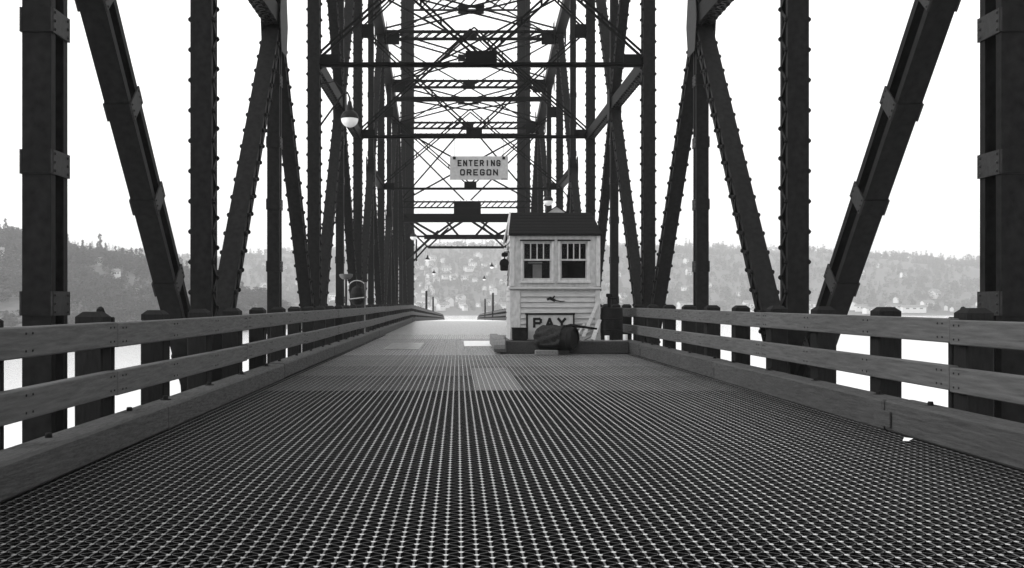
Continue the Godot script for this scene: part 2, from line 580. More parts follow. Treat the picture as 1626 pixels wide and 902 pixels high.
func deck() -> void:
	var root := setting("bridge_deck")
	var pitch := 0.0665
	var step := 0.096
	var z0 := 3.0
	var z1 := -34.0
	var len := z0 - z1
	# one straight bar: dark sides, worn bright top, rivets where the crimped bars touch it
	var side := new_st()
	span(side, Vector3(-0.0045, -0.055, 0), Vector3(0.0045, -0.002, -len))
	var top := new_st()
	quad(top, Vector3(-0.0035, 0, 0), Vector3(0.0035, 0, 0), Vector3(0.0035, 0, -len), Vector3(-0.0035, 0, -len), Vector3.UP)
	for s in [-1.0, 1.0]:
		quad(top, Vector3(s * 0.0035, 0, 0), Vector3(s * 0.0035, 0, -len), Vector3(s * 0.0045, -0.002, -len), Vector3(s * 0.0045, -0.002, 0), Vector3(s, 1, 0))
	var riv := new_st()
	var nst := int(len / step)
	for k in nst:
		var z := -(k + 0.5) * step
		var e := 0.0125
		var l := 0.0115
		var ring := [Vector3(-e, 0.001, z), Vector3(-e * 0.5, 0.001, z - l), Vector3(e * 0.5, 0.001, z - l), Vector3(e, 0.001, z), Vector3(e * 0.5, 0.001, z + l), Vector3(-e * 0.5, 0.001, z + l)]
		var c := Vector3(0, 0.0035, z)
		for i in 6:
			tri(riv, c, ring[i], ring[(i + 1) % 6], Vector3.UP)
			var dn := Vector3(0, -0.02, 0)
			quad(side, ring[i], ring[(i + 1) % 6], ring[(i + 1) % 6] + dn, ring[i] + dn, (ring[i] + ring[(i + 1) % 6]) * 0.5 - Vector3(0, 0, z))
	side.set_material(M.bar_side)
	var bars := []
	for v in 5:   # from dull by the kerbs to brighter towards mid-road
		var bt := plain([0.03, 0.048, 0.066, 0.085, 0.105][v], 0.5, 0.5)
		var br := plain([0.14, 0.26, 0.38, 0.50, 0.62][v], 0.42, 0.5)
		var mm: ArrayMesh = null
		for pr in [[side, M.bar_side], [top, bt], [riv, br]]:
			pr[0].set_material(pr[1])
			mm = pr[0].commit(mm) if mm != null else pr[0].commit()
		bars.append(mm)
	# one crimped bar that zigzags between two straight ones
	var cs := new_st()
	var ct := new_st()
	var w := pitch * 0.5 - 0.012
	for k in nst * 2:
		var za := -k * step * 0.5
		var zb := za - step * 0.5
		var xa := w if k % 2 == 0 else -w
		var p := [Vector3(xa, 0, za), Vector3(xa, 0, za - step * 0.1), Vector3(-xa, 0, zb + step * 0.1), Vector3(-xa, 0, zb)]
		for i in 3:
			var a: Vector3 = p[i]
			var b: Vector3 = p[i + 1]
			var n := Vector3(-(b - a).z, 0, (b - a).x).normalized() * 0.0022
			for s in [-1.0, 1.0]:
				quad(cs, a + n * s - Vector3(0, 0.003, 0), b + n * s - Vector3(0, 0.003, 0), b + n * s - Vector3(0, 0.045, 0), a + n * s - Vector3(0, 0.045, 0), n * s)
			quad(ct, a + n - Vector3(0, 0.003, 0), b + n - Vector3(0, 0.003, 0), b - n - Vector3(0, 0.003, 0), a - n - Vector3(0, 0.003, 0), Vector3.UP)
	cs.set_material(M.bar_side)
	ct.set_material(M.crimp_top)
	var mc := cs.commit()
	ct.commit(mc)
	var count := int(6.06 / pitch)
	for i in count + 1:
		var x := MID + 0.02 - count * pitch * 0.5 + i * pitch
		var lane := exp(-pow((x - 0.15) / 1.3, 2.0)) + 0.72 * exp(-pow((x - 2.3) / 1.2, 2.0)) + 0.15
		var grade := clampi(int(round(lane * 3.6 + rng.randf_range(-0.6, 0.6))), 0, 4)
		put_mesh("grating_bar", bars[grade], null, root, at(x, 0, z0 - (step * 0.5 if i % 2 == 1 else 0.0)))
		if i < count:
			var xf := at(x + pitch * 0.5, 0, z0 - step * 0.25)
			if i % 2 == 1:
				xf = xf * Transform3D(Basis.IDENTITY.scaled(Vector3(-1, 1, 1)), Vector3.ZERO)
			put_mesh("crimped_bar", mc, null, root, xf)
	# cross strips where panels meet
	for d in [7.9, 12.46, 17.02, 21.6, 26.1]:
		var st := new_st()
		span(st, Vector3(-2.46, -0.05, -d - 0.012), Vector3(3.6, -0.004, -d + 0.012))
		obj("panel_joint", st, M.bar_side, root)
	# a paler panel filled to just below the bar tops
	var f := new_st()
	span(f, Vector3(0.23, -0.003, -12.5), Vector3(0.80, -0.0022, -16.8))
	obj("fill_panel", f, M.patch_fill, root)
	f = new_st()
	for pn in [[10.5, 12.48, 0.013], [12.48, 15.0, 0.0055], [15.0, 17.2, 0.0045], [17.2, 19.0, 0.0038], [19.0, 20.8, 0.0034], [20.8, 23.0, 0.0029], [23.0, 26.0, 0.0025], [26.0, 30.0, 0.0018], [30.0, 34.0, 0.0012]]:  # graded fill, paler by steps: the road's grazing sheen put into colour
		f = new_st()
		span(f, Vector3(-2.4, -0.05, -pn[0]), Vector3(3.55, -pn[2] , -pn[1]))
		obj("fill_panel", f, M.fill if pn[0] < 20.0 else (M.fill_sheen if pn[0] < 29.0 else M.deck), root)
	# filled deck beyond the open grating, falling away to the shore
	var st := new_st()
	var ds := [34.0, 40.0, 50.0, KINK, 75.0, 100.0, 140.0, 185.0, 200.0, 230.0, 270.0]
	for i in ds.size() - 1:
		if ds[i] == KINK:
			obj("filled_roadway", st, M.deck, root)
			st = new_st()
		var a: float = ds[i]
		var b: float = ds[i + 1]
		quad(st, Vector3(-2.47, deck_y(a), -a), Vector3(3.61, deck_y(a), -a), Vector3(3.61, deck_y(b), -b), Vector3(-2.47, deck_y(b), -b), Vector3.UP)
		for x in [-2.75, 3.9]:
			quad(st, Vector3(x, deck_y(a) + 0.02, -a), Vector3(x, deck_y(b) + 0.02, -b), Vector3(x, deck_y(b) - 0.7, -b), Vector3(x, deck_y(a) - 0.7, -a), Vector3(signf(x), 0, 0))
		quad(st, Vector3(-2.75, deck_y(a) - 0.7, -a), Vector3(3.9, deck_y(a) - 0.7, -a), Vector3(3.9, deck_y(b) - 0.7, -b), Vector3(-2.75, deck_y(b) - 0.7, -b), Vector3.DOWN)
	obj("approach_pavement", st, M.pavement, root)
	# steel cover plates; the first is coloured pale for the sky it reflects
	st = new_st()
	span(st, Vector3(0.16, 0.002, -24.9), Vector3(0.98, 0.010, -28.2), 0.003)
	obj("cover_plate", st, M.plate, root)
	st = new_st()
	span(st, Vector3(-1.75, 0.002, -23.2), Vector3(-0.9, 0.008, -27.0), 0.003)
	obj("cover_plate", st, M.deck, root)
	# stringers and floor beams under the road
	for x in [-2.4, -1.2, 0.0, 1.2, 2.4, 3.5]:
		st = new_st()
		span(st, Vector3(x - 0.08, -0.52, 3.0), Vector3(x + 0.08, -0.07, -34.0))
		obj("stringer", st, M.steel, root)
	for k in 14:
		var d := 3.15 + 5.25 * (k - 0)
		st = new_st()
		span(st, Vector3(XL, -1.3, -d - 0.15), Vector3(XR, -0.72, -d + 0.15))
		obj("floor_beam", st, M.steel, root)

func guard_side(sgn: int) -> void:
	var where := "left" if sgn < 0 else "right"
	var sag := 0.03 if sgn < 0 else 0.0
	var g := thing("guardrail", "timber guardrail of two long rails and thick posts along the road's %s edge" % where, "guardrail")
	var face := -2.70 if sgn < 0 else 3.90
	var out := float(sgn)
	var post := new_st()
	box(post, at(0, 0.30, 0), Vector3(0.22, 1.30, 0.22), 0.012)
	# bevelled cap
	var c0 := 0.105
	var c1 := 0.06
	var a := [Vector3(-c0, 0.952, -c0), Vector3(c0, 0.952, -c0), Vector3(c0, 0.952, c0), Vector3(-c0, 0.952, c0)]
	var b := [Vector3(-c0, 1.005, -c0), Vector3(c0, 1.005, -c0), Vector3(c0, 1.005, c0), Vector3(-c0, 1.005, c0)]
	var e := [Vector3(-c1, 1.045, -c1), Vector3(c1, 1.045, -c1), Vector3(c1, 1.045, c1), Vector3(-c1, 1.045, c1)]
	for i in 4:
		var j := (i + 1) % 4
		var o: Vector3 = (a[i] + a[j]) * 0.5 * Vector3(1, 0, 1)
		quad(post, a[i], a[j], b[j], b[i], o)
		quad(post, b[i], b[j], e[j], e[i], o + Vector3(0, 0.1, 0))
	quad(post, e[0], e[1], e[2], e[3], Vector3.UP)
	var pm := post.commit()
	var d := 8.0 - 1.645 * 6
	var k := -6
	while d < KINK:
		put_mesh("guard_post", pm, M.post, g, at(face + out * (0.085 + 0.11), -sag, -d + (0.27 if k == -1 and sgn < 0 else 0.0)))
		if posmod(k, 8) == 0:   # rails are spliced here: a second post stands close by
			var cl := new_st()
			box(cl, at(0, 0.33, 0), Vector3(0.2, 1.28, 0.055), 0.008)
			tube(cl, [Vector3(0, 0.9, 0.0), Vector3(0, 1.0, 0.0), Vector3(0, 1.03, 0.03), Vector3(0, 1.02, 0.07)], [0.03, 0.03, 0.028, 0.02], 8)
			obj("splice_cleat", cl, M.post, g, at(face + out * (0.085 + 0.11), 0, -d - 0.19))
		d += 1.645
		k += 1
	var plank := new_st()
	box(plank, at(0, 0, -2.4675), Vector3(0.085, 0.195, 4.929), 0.008)
	var bolt := new_st()
	for zz in [-0.12, -0.2, -1.6, -1.7, -3.24, -3.34, -4.78, -4.86]:
		for yy in [-0.055, 0.055]:
			lathe(bolt, [Vector2(0, 0.006), Vector2(0.007, 0.005), Vector2(0.009, 0.0)], 6, Transform3D(Basis(Vector3(0, 0, 1), out * PI / 2), Vector3(-out * 0.0425, yy, zz)))
	var plm := plank.commit()
	var blm := bolt.commit()
	d = 8.0 - 4.935 * 2
	while d < KINK - 0.5:
		for y in [0.8625, 0.4825]:
			var wob := rng.randf_range(-0.010, 0.010)
			var p := put_mesh("rail_plank", plm, M.rail, g, at(face + out * 0.0425 + rng.randf_range(-0.004, 0.004), y + wob - sag, -d))
			p.rotation.x = rng.randf_range(-0.002, 0.002)
			var bl := put_mesh("bolt_heads", blm, M.dark, p)
			bl.set_meta("kind", "stuff")
		d += 4.935
	# timber kerb of long squared logs on short blocks
	var cb := thing("timber_kerb", "continuous kerb of long squared timbers along the %s edge of the grating" % where, "kerb")
	var inner := -2.47 if sgn < 0 else 3.63
	d = -3.0
	var n := 0
	while d < KINK:
		var l := minf(5.8, KINK - d)
		var st := new_st()
		box(st, at(0, 0, -l * 0.5), Vector3(0.25, 0.262 - sag * 1.5, l - 0.014), 0.018)
		obj("kerb_timber", st, M.curb, cb, at(inner + out * 0.125 + rng.randf_range(-0.008, 0.008), 0.128 - sag * 0.75 + rng.randf_range(-0.006, 0.006), -d))
		for q in [0.5, 2.1, 3.7, 5.3]:
			if q < l:
				st = new_st()
				lathe(st, [Vector2(0, 0.03), Vector2(0.02, 0.03), Vector2(0.024, 0.02), Vector2(0.024, 0.0), Vector2(0.05, 0.0), Vector2(0.05, -0.012)], 8)
				obj("bolt", st, M.dark, cb, at(inner + out * 0.17, 0.262 - sag * 1.5, -d - q))
		# a scarfed joint block on the road side
		if sgn > 0 and n < 4:
			st = new_st()
			span(st, Vector3(-0.012, 0.02, -0.16), Vector3(0.0, 0.15, 0.16))
			obj("joint_cleat", st, M.curb, cb, at(inner - 0.002, 0.02, -d - l))
		d += l
		n += 1
	# steel fascia under the kerb
	var st2 := new_st()
	span(st2, Vector3(inner + out * 0.02, -0.55, 3.0), Vector3(inner + out * 0.26, -0.01, -23.0))
	obj("edge_beam", st2, M.steel, cb)
	# the same fence on the falling approach
	var g2 := thing("guardrail", "small far stretch of %s guardrail sloping down beyond the portal" % where, "guardrail")
	d = KINK + 0.1
	while d < 200.0:
		put_mesh("guard_post", pm, M.post, g2, at(face + out * 0.2, deck_y(d), -d))
		var d2 := d + 4.935
		for y in [0.8625, 0.4825]:
			var s3 := new_st()
			bar(s3, Vector3(face + out * 0.04, y + deck_y(d), -d), Vector3(face + out * 0.04, y + deck_y(d2), -d2 + 0.01), 0.085, 0.195, Vector3.RIGHT)
			obj("rail_plank", s3, M.rail, g2)
		var s4 := new_st()
		bar(s4, Vector3(inner + out * 0.125, 0.14 + deck_y(d), -d), Vector3(inner + out * 0.125, 0.14 + deck_y(d2), -d2 + 0.01), 0.25, 0.23, Vector3.RIGHT)
		obj("kerb_timber", s4, M.curb, g2)
		d = d2

# ---------------------------------------------------------------- steelwork
# one built-up member in the plane of a truss: two channels joined by lacing bars or batten plates
func member(parent: Node3D, called: String, a: Vector2, b: Vector2, w: float, dep: float, style: String, sp: float, single := false, trim0 := 0.0, turned := false) -> void:
	# a and b are (distance, height)
	var p0 := Vector3(0, a.y, -a.x)
	var p1 := Vector3(0, b.y, -b.x)
	var xf := along(p0, p1, Vector3.RIGHT)
	if turned:   # webs to the sides, lacing above and below
		xf = xf * Transform3D(Basis(Vector3.UP, PI / 2), Vector3.ZERO)
	var l := p0.distance_to(p1)
	var st := new_st()
	var t := 0.016
	if style == "box":
		box(st, at(0, l * 0.5, 0), Vector3(w, l, dep), 0.012)
	else:
		for s in [-1.0, 1.0]:
			box(st, at(0, l * 0.5, s * (dep * 0.5 - t * 0.5)), Vector3(w, l, t))
			for q in [-1.0, 1.0]:
				box(st, at(q * (w * 0.5 - t * 0.5), l * 0.5, s * (dep * 0.5 - t - 0.034)), Vector3(t, l, 0.068))
	var node := obj(called, st, M.steel, parent, xf)
	var each := int((l - trim0) / sp)
	if each < 1:
		return
	if style == "batten":
		var bp := new_st()
		box(bp, Transform3D.IDENTITY, Vector3(0.014, 0.20, dep + 0.03))
		for zz in [-1.0, 1.0]:
			for yy in [-0.07, 0.0, 0.07]:
				for q in [-1.0, 1.0]:
					lathe(bp, [Vector2(0, 0.014), Vector2(0.011, 0.010), Vector2(0.016, 0.0)], 6, Transform3D(Basis(Vector3(0, 0, 1), -q * PI / 2), Vector3(q * 0.007, yy, zz * (dep * 0.5 - 0.035))))
		var bm := bp.commit()
		# end straps that wrap the corner make the small steps on the outline
		var fp := new_st()
		box(fp, Transform3D.IDENTITY, Vector3(w + 0.035, 0.20, 0.010))
		var fm := fp.commit()
		for k in each + 1:
			var y := trim0 + k * sp
			for q in [-1.0, 1.0]:
				put_mesh("batten_plate", bm, M.steel_lit, node, at(q * (w * 0.5 + 0.008), y, 0))
			for s in [-1.0, 1.0]:
				put_mesh("splice_strap", fm, M.steel, node, at(0, y, s * (dep * 0.5 + 0.005)))
	elif style == "lacing":
		sp *= 0.55
		var ang := atan2(dep - 0.07, sp * 0.5)
		var bl := sqrt(pow(dep - 0.07, 2) + pow(sp * 0.5, 2)) + 0.05
		var one := new_st()
		box(one, Transform3D.IDENTITY, Vector3(0.010, bl, 0.05))
		# rivet heads and washers at both ends
		var y1 := bl * 0.5 - 0.03
		for s in [-1.0, 1.0]:
			box(one, at(0, s * y1, 0), Vector3(0.062, 0.07, 0.05), 0.018)
		var om := one.commit()
		if single:
			for k in int((l - trim0) / (sp * 0.5)):
				var y := trim0 + (k + 0.5) * sp * 0.5
				var rot := Basis(Vector3(1, 0, 0), ang if k % 2 == 0 else -ang)
				for q in [-1.0, 1.0]:
					put_mesh("lacing_bar", om, M.steel, node, Transform3D(rot, Vector3(q * (w * 0.5 + 0.006), y, 0)))
		else:
			var all := new_st()
			for k in int((l - trim0) / (sp * 0.5)):
				var y := trim0 + (k + 0.5) * sp * 0.5
				var rot := Basis(Vector3(1, 0, 0), ang if k % 2 == 0 else -ang)
				for q in [-1.0, 1.0]:
					all.append_from(om, 0, Transform3D(rot, Vector3(q * (w * 0.5 + 0.006), y, 0)))
			obj("lacing_bars", all, M.steel, node).set_meta("kind", "stuff")

func V(n: float) -> float:      # distance of panel point n
	return 3.15 + 5.25 * n

const CHORD := {0: 11.1, 2: 13.2, 4: 14.2, 6: 14.2, 8: 13.2, 10: 11.1}
func chord_y(n: float) -> float:
	var a := int(floor(n / 2.0)) * 2
	if a >= 10:
		return CHORD[10]
	return lerpf(CHORD[a], CHORD[a + 2], (n - a) / 2.0)

func truss(sgn: int) -> void:
	var where := "left" if sgn < 0 else "right"
	var t := thing("bridge_truss", "riveted black steel truss of posts and crossing diagonals along the %s side of the roadway" % where, "truss", Vector3(XL if sgn < 0 else XR, 0, 0))
	var base := -0.5
	var low := Vector2(V(0) - 4.0, base)
	member(t, "bottom_chord", Vector2(V(-1), base), Vector2(V(12), base), 0.36, 0.44, "box", 9)
	for k in range(0, 10, 2):
		member(t, "top_chord", Vector2(V(k), chord_y(k)), Vector2(V(k + 2), chord_y(k + 2)), 0.42, 0.42, "box", 9)
	member(t, "end_post", Vector2(V(10), chord_y(10)), Vector2(V(12), base), 0.42, 0.42, "lacing", 0.6)
	# posts
	for k in range(0, 12):
		var top := chord_y(k) if k <= 10 else 5.3
		if k == 1:
			member(t, "vertical_post", Vector2(V(k), base), Vector2(V(k), chord_y(k)), 0.24, 0.34, "batten", 1.16, true, 0.42 + 1.16)
		elif k == 3:
			member(t, "vertical_post", Vector2(V(k), base), Vector2(V(k), 6.0), 0.23, 0.26, "batten", 1.16, true, 1.1)
			member(t, "hanger", Vector2(V(k), 6.0), Vector2(V(k), chord_y(k)), 0.24, 0.22, "lacing", 0.4, false, 0.0, true)
		elif k % 2 == 0:
			member(t, "vertical_post", Vector2(V(k), base), Vector2(V(k), top), 0.285, 0.32, "lacing", 0.74 if k == 2 else 0.7, k == 2, 0.3)
		else:
			member(t, "vertical_post", Vector2(V(k), base), Vector2(V(k), top), 0.22, 0.24, "batten", 1.16, true, 0.5)
	# diagonals: main ones run from a chord to the other over two panels, sub-struts brace the middle nodes
	member(t, "diagonal", Vector2(V(2), base), Vector2(V(0), chord_y(0)), 0.25, 0.34, "batten", 1.2, true, 1.3)
	member(t, "diagonal", Vector2(V(4), base), Vector2(V(2), chord_y(2)), 0.27, 0.27, "lacing", 0.66)
	member(t, "sub_strut", Vector2(V(2), base), Vector2(V(3), 6.35), 0.29, 0.27, "lacing", 0.7, true)
	member(t, "diagonal", Vector2(V(4), base), Vector2(V(6), chord_y(6)), 0.27, 0.25, "lacing", 0.7)
	member(t, "diagonal", Vector2(V(6), base), Vector2(V(4), chord_y(4)), 0.25, 0.25, "lacing", 0.7)
	member(t, "diagonal", Vector2(V(6), base), Vector2(V(8), chord_y(8)), 0.27, 0.27, "lacing", 0.7)
	member(t, "sub_strut", Vector2(V(8), base), Vector2(V(7), 6.35), 0.25, 0.25, "lacing", 0.7)
	member(t, "diagonal", Vector2(V(8), base), Vector2(V(10), chord_y(10)), 0.27, 0.27, "lacing", 0.7)
	member(t, "sub_strut", Vector2(V(10), base), Vector2(V(9), 5.3), 0.25, 0.25, "lacing", 0.7)
	# level struts between the middle nodes
	member(t, "mid_strut", Vector2(V(2), 6.4), Vector2(V(3), 6.4), 0.34, 0.27, "lacing", 0.5, false, 0.0, true)
	member(t, "mid_strut", Vector2(V(4), 6.85), Vector2(V(6), 6.85), 0.30, 0.25, "lacing", 0.5, false, 0.0, true)
	member(t, "mid_strut", Vector2(V(7), 6.3), Vector2(V(8), 6.3), 0.25, 0.28, "lacing", 0.6)
	# gusset plates at the nodes
	var gp := [[1, 5.3, 0.9, 0.26], [3, 6.35, 1.1, 0.30], [5, 6.85, 0.8, 0.28], [7, 6.35, 0.9, 0.28], [9, 5.3, 0.8, 0.28], [8, 13.1, 1.0, 0.46], [9, 12.1, 0.8, 0.46], [10, 11.0, 1.1, 0.46], [2, 0.0, 1.2, 0.32], [4, 0.0, 1.2, 0.32], [6, 0.0, 1.2, 0.32], [8, 0.0, 1.2, 0.32]]
	for g in gp:
		for s in [-1.0, 1.0]:
			var st := new_st()
			var hw: float = g[2] * 0.5
			var hh: float = g[2] * 0.55
			var o: float = s * (g[3] * 0.5 + 0.022)
			var poly := [Vector3(o, hh, -hw * 0.5), Vector3(o, hh, hw * 0.5), Vector3(o, 0, hw * 0.75), Vector3(o, -hh, hw * 0.5), Vector3(o, -hh, -hw * 0.5), Vector3(o, 0, -hw * 0.75)]
			var th := Vector3(s * 0.012, 0, 0)
			for i in range(1, 5):
				tri(st, poly[0] + th, poly[i] + th, poly[i + 1] + th, th)
				tri(st, poly[0], poly[i], poly[i + 1], -th)
			for i in 6:
				var j := (i + 1) % 6
				quad(st, poly[i], poly[j], poly[j] + th, poly[i] + th, (poly[i] + poly[j]) * Vector3(0, 1, 1))
			obj("gusset_plate", st, M.steel_lit if g[0] == 3 or g[0] == 1 else M.steel, t, at(0, g[1], -V(g[0])))

# a light strut of two angles and zigzag lacing across the bridge
func laced_strut(parent: Node, called: String, x0: float, x1: float, y: float, z: float, h: float, sp: float) -> void:
	var st := new_st()
	for s in [-1.0, 1.0]:
		for dz in [-0.12, 0.12]:
			box(st, at((x0 + x1) * 0.5, y + s * h * 0.5, z + dz), Vector3(x1 - x0, 0.07, 0.05))
	var node := obj(called, st, M.steel_thin, parent)
	var lz := new_st()
	var n := int((x1 - x0) / sp)
	for k in n:
		var xa := x0 + k * sp
		bar(lz, Vector3(xa, y - h * 0.5, z - 0.12), Vector3(xa + sp, y + h * 0.5, z - 0.12), 0.05, 0.012, Vector3.UP)
		bar(lz, Vector3(xa, y - h * 0.5, z + 0.12), Vector3(xa + sp, y + h * 0.5, z + 0.12), 0.05, 0.012, Vector3.UP)
		box(lz, at(xa, y + h * 0.5 + 0.06, z), Vector3(0.04, 0.06, 0.04))
	obj("lacing_bars", lz, M.steel_thin, node).set_meta("kind", "stuff")

func plate(parent: Node, x: float, y: float, z: float, w: float, h: float, hole := false) -> void:
	var st := new_st()
	if hole:
		var o := CSGCombiner3D.new()
		var b := CSGBox3D.new()
		b.size = Vector3(w, 0.02, h)
		var c := CSGCylinder3D.new()
		c.radius = minf(w, h) * 0.22
		c.height = 0.2
		c.operation = CSGShape3D.OPERATION_SUBTRACTION
		o.name = "gusset_plate"
		o.add_child(b)
		o.add_child(c)
		o.position = Vector3(x, y, z)
		b.material = M.steel_thin
		c.material = M.steel_thin
		parent.add_child(o, true)
		return
	box(st, at(x, y, z), Vector3(w, h, 0.03))
	obj("gusset_plate", st, M.steel_thin, parent)

func sway(n: int, ym: float, yu: float, label: String) -> void:
	var s := thing("sway_frame", label, "bracing", Vector3(0, 0, -V(n)))
	var l := XL + 0.14
	var r := XR - 0.14
	var yt := chord_y(n)
	if n < 8:
		var st := new_st()
		box(st, at(MID, ym - 0.07, 0), Vector3(r - l, 0.11, 0.10))
		box(st, at(MID, ym - 0.07, 0.08), Vector3(r - l, 0.02, 0.16))
		obj("cross_strut", st, M.steel_thin, s)
	else:
		var st := new_st()
		box(st, at(MID, ym - 0.07, 0), Vector3(r - l, 0.10, 0.10))
		obj("cross_strut", st, M.steel_thin, s)
	plate(s, MID, ym + 0.08, 0.06, 0.75 if n == 4 else 0.55, 0.34)
	for q in [-1.0, 1.0]:
		var xe := l if q < 0 else r
		plate(s, xe - q * 0.22, ym + 0.02, 0.06, 0.48, 0.30)
		plate(s, xe - q * 0.20, yu, 0.06, 0.42, 0.48)
		for ln in [[MID, ym, xe, yu], [xe, ym + 0.1, MID, yu], [xe, yu, MID, yt]]:
			var d := new_st()
			bar(d, Vector3(ln[0], ln[1], 0.02), Vector3(ln[2], ln[3], 0.02), 0.06, 0.05, Vector3.FORWARD)
			obj("sway_brace", d, M.steel_thin, s)
			# the second angle of the pair, with small stay plates between
			d = new_st()
			var pa := Vector3(ln[0], ln[1] + 0.17, -0.08)
			var pb := Vector3(ln[2], ln[3] + 0.17, -0.08)
			bar(d, pa, pb, 0.035, 0.05, Vector3.FORWARD)
			obj("sway_brace", d, M.steel_thin, s)
			d = new_st()
			for k in range(1, 8):
				var pm2: Vector3 = pa.lerp(pb, k / 8.0)
				box(d, at(pm2.x, pm2.y - 0.06, 0.0), Vector3(0.05, 0.18, 0.03))
			obj("stay_plates", d, M.steel_thin, s).set_meta("kind", "stuff")

func overhead() -> void:
	sway(4, 6.85, 10.4, "nearest cross frame of thin steel braces with a broad centre plate above the booth")
	sway(6, 6.85, 10.4, "cross frame of crossing steel braces that carries the white sign")
	sway(8, 6.25, 9.6, "cross frame of thin crossing braces just beyond the white sign")
	# laced top struts
	var l := XL + 0.2
	var r := XR - 0.2
	var tops := [[7, 13.7, "faint laced strut across the very top of the picture"], [8, 13.05, "laced strut with big end plates high across the bridge"], [9, 12.0, "laced strut with end plates, second from the top across the bridge"], [10, 10.85, "laced strut where the end posts begin, third from the top"]]
	for tp in tops:
		var s := thing("top_strut", tp[2], "bracing", Vector3(0, 0, -V(tp[0])))
		laced_strut(s, "laced_strut", l, r, tp[1], 0, 0.32, 0.42)
		if tp[0] != 7:
			plate(s, MID, tp[1] - 0.05, 0.14, 0.6, 0.45)
			for q in [-1.0, 1.0]:
				plate(s, (l if q < 0 else r) - q * 0.3, tp[1] - 0.12, 0.14, 0.65, 0.65)
		if tp[0] == 9:
			var st := new_st()
			box(st, at(MID, 11.25, 0), Vector3(r - l, 0.22, 0.2))
			obj("lower_flange", st, M.steel_thin, s)
			for q in [-1.0, 1.0]:
				st = new_st()
				bar(st, Vector3(MID, 10.7, 0), Vector3(MID + q * 3.7, 11.3, 0), 0.09, 0.06, Vector3.FORWARD)
				obj("knee_brace", st, M.steel_thin, s)
		if tp[0] == 10:
			laced_strut(s, "laced_strut", l, r, 10.3, 0, 0.12, 0.3)
	# lateral crosses in the plane of the top chords
	for n in range(6, 10):
		var lab: String = ["first", "second", "third", "fourth"][n - 6]
		var s := thing("top_lateral", "%s flat cross of laced braces between the top chords, counted from the camera" % lab, "bracing")
		var a := Vector3(XL, chord_y(n), -V(n))
		var b := Vector3(XR, chord_y(n + 1), -V(n + 1))
		var c := Vector3(XR, chord_y(n), -V(n))
		var d := Vector3(XL, chord_y(n + 1), -V(n + 1))
		for pr in [[a, b], [c, d]]:
			var st := new_st()
			for off in [-0.13, 0.13]:
				bar(st, pr[0] + Vector3(0, off, 0), pr[1] + Vector3(0, off, 0), 0.07, 0.06, Vector3.FORWARD)
			obj("lateral_brace", st, M.steel_thin, s)
			var lz := new_st()
			var cnt := 22
			for k in cnt:
				var p: Vector3 = pr[0].lerp(pr[1], float(k) / cnt)
				var p2: Vector3 = pr[0].lerp(pr[1], (k + 1.0) / cnt)
				bar(lz, p - Vector3(0, 0.13, 0), p2 + Vector3(0, 0.13, 0), 0.03, 0.01, Vector3.FORWARD)
			obj("lacing_bars", lz, M.steel_thin, s).set_meta("kind", "stuff")
		var m := (a + b) * 0.5
		plate(s, m.x, m.y, m.z, 1.1, 1.3, true)
	# long thin rods that cross two panels
	var s2 := thing("rod_cross", "long thin tie rods crossing two panels under the top laterals", "bracing")
	for pr in [[7, 9], [6, 8], [8, 10]]:
		for q in [-1.0, 1.0]:
			var st := new_st()
			bar(st, Vector3(MID - q * 3.9, chord_y(pr[0]) - 0.3, -V(pr[0])), Vector3(MID + q * 3.9, chord_y(pr[1]) - 0.3, -V(pr[1])), 0.07 if pr[0] == 7 else 0.04, 0.05)
			obj("tie_rod", st, M.steel_thin, s2)
	# portal between the end posts, following their slope
	var p := thing("portal_frame", "heavy braced portal across the far end of the trusses above the road", "portal")
	var s := -11.6 / 10.5
	var at_y := func(y: float) -> float: return V(10) + (y - 11.1) / s
	var yy := [7.0, 6.45, 6.05, 4.95, 4.35]
	laced_strut(p, "laced_beam", XL, XR, 6.85, -at_y.call(6.85), 0.34, 0.36)
	plate(p, MID, 6.6, -at_y.call(6.6) + 0.2, 1.6, 0.75)
	var st := new_st()
	box(st, at(MID, 6.12, -at_y.call(6.12)), Vector3(XR - XL, 0.5, 0.3))
	obj("portal_beam", st, M.steel_thin, p)
	st = new_st()
	box(st, at(MID, 5.05, -at_y.call(5.05)), Vector3(5.2, 0.26, 0.3))
	obj("portal_strut", st, M.steel_thin, p)
	for q in [-1.0, 1.0]:
		for ln in [[0.0, 6.1, 1.9, 4.95, 0.14], [1.5, 5.0, 3.9, 6.3, 0.3], [2.1, 5.1, 3.95, 3.5, 0.34], [3.9, 6.2, 2.3, 5.0, 0.16], [0.7, 6.0, 2.3, 4.95, 0.1], [1.3, 6.0, 0.5, 5.1, 0.1]]:
			var e := new_st()
			bar(e, Vector3(MID + q * ln[0], ln[1], -at_y.call(ln[1])), Vector3(MID + q * ln[2], ln[3], -at_y.call(ln[3])), ln[4], 0.12, Vector3.FORWARD)
			obj("portal_brace", e, M.steel_thin, p)
	for q in [-1.0, 1.0]:
		for e2 in [[3.9, 10.8, 3.7, 7.1, 0.1], [3.9, 10.5, 0.2, 7.1, 0.06], [0.2, 10.8, 3.9, 7.1, 0.06]]:
			var e := new_st()
			bar(e, Vector3(MID - q * e2[0], e2[1], -at_y.call(e2[1])), Vector3(MID + q * e2[2] * (1.0 if e2[4] > 0.08 else -1.0), e2[3], -at_y.call(e2[3])), e2[4], 0.08, Vector3.FORWARD)
			obj("lateral_brace", e, M.steel_thin, p)
	# second, lighter portal on the tower posts behind
	var tw := thing("tower_frame", "pair of tall box posts with a low portal behind the end of the trusses", "tower", Vector3(0, 0, -69.0))
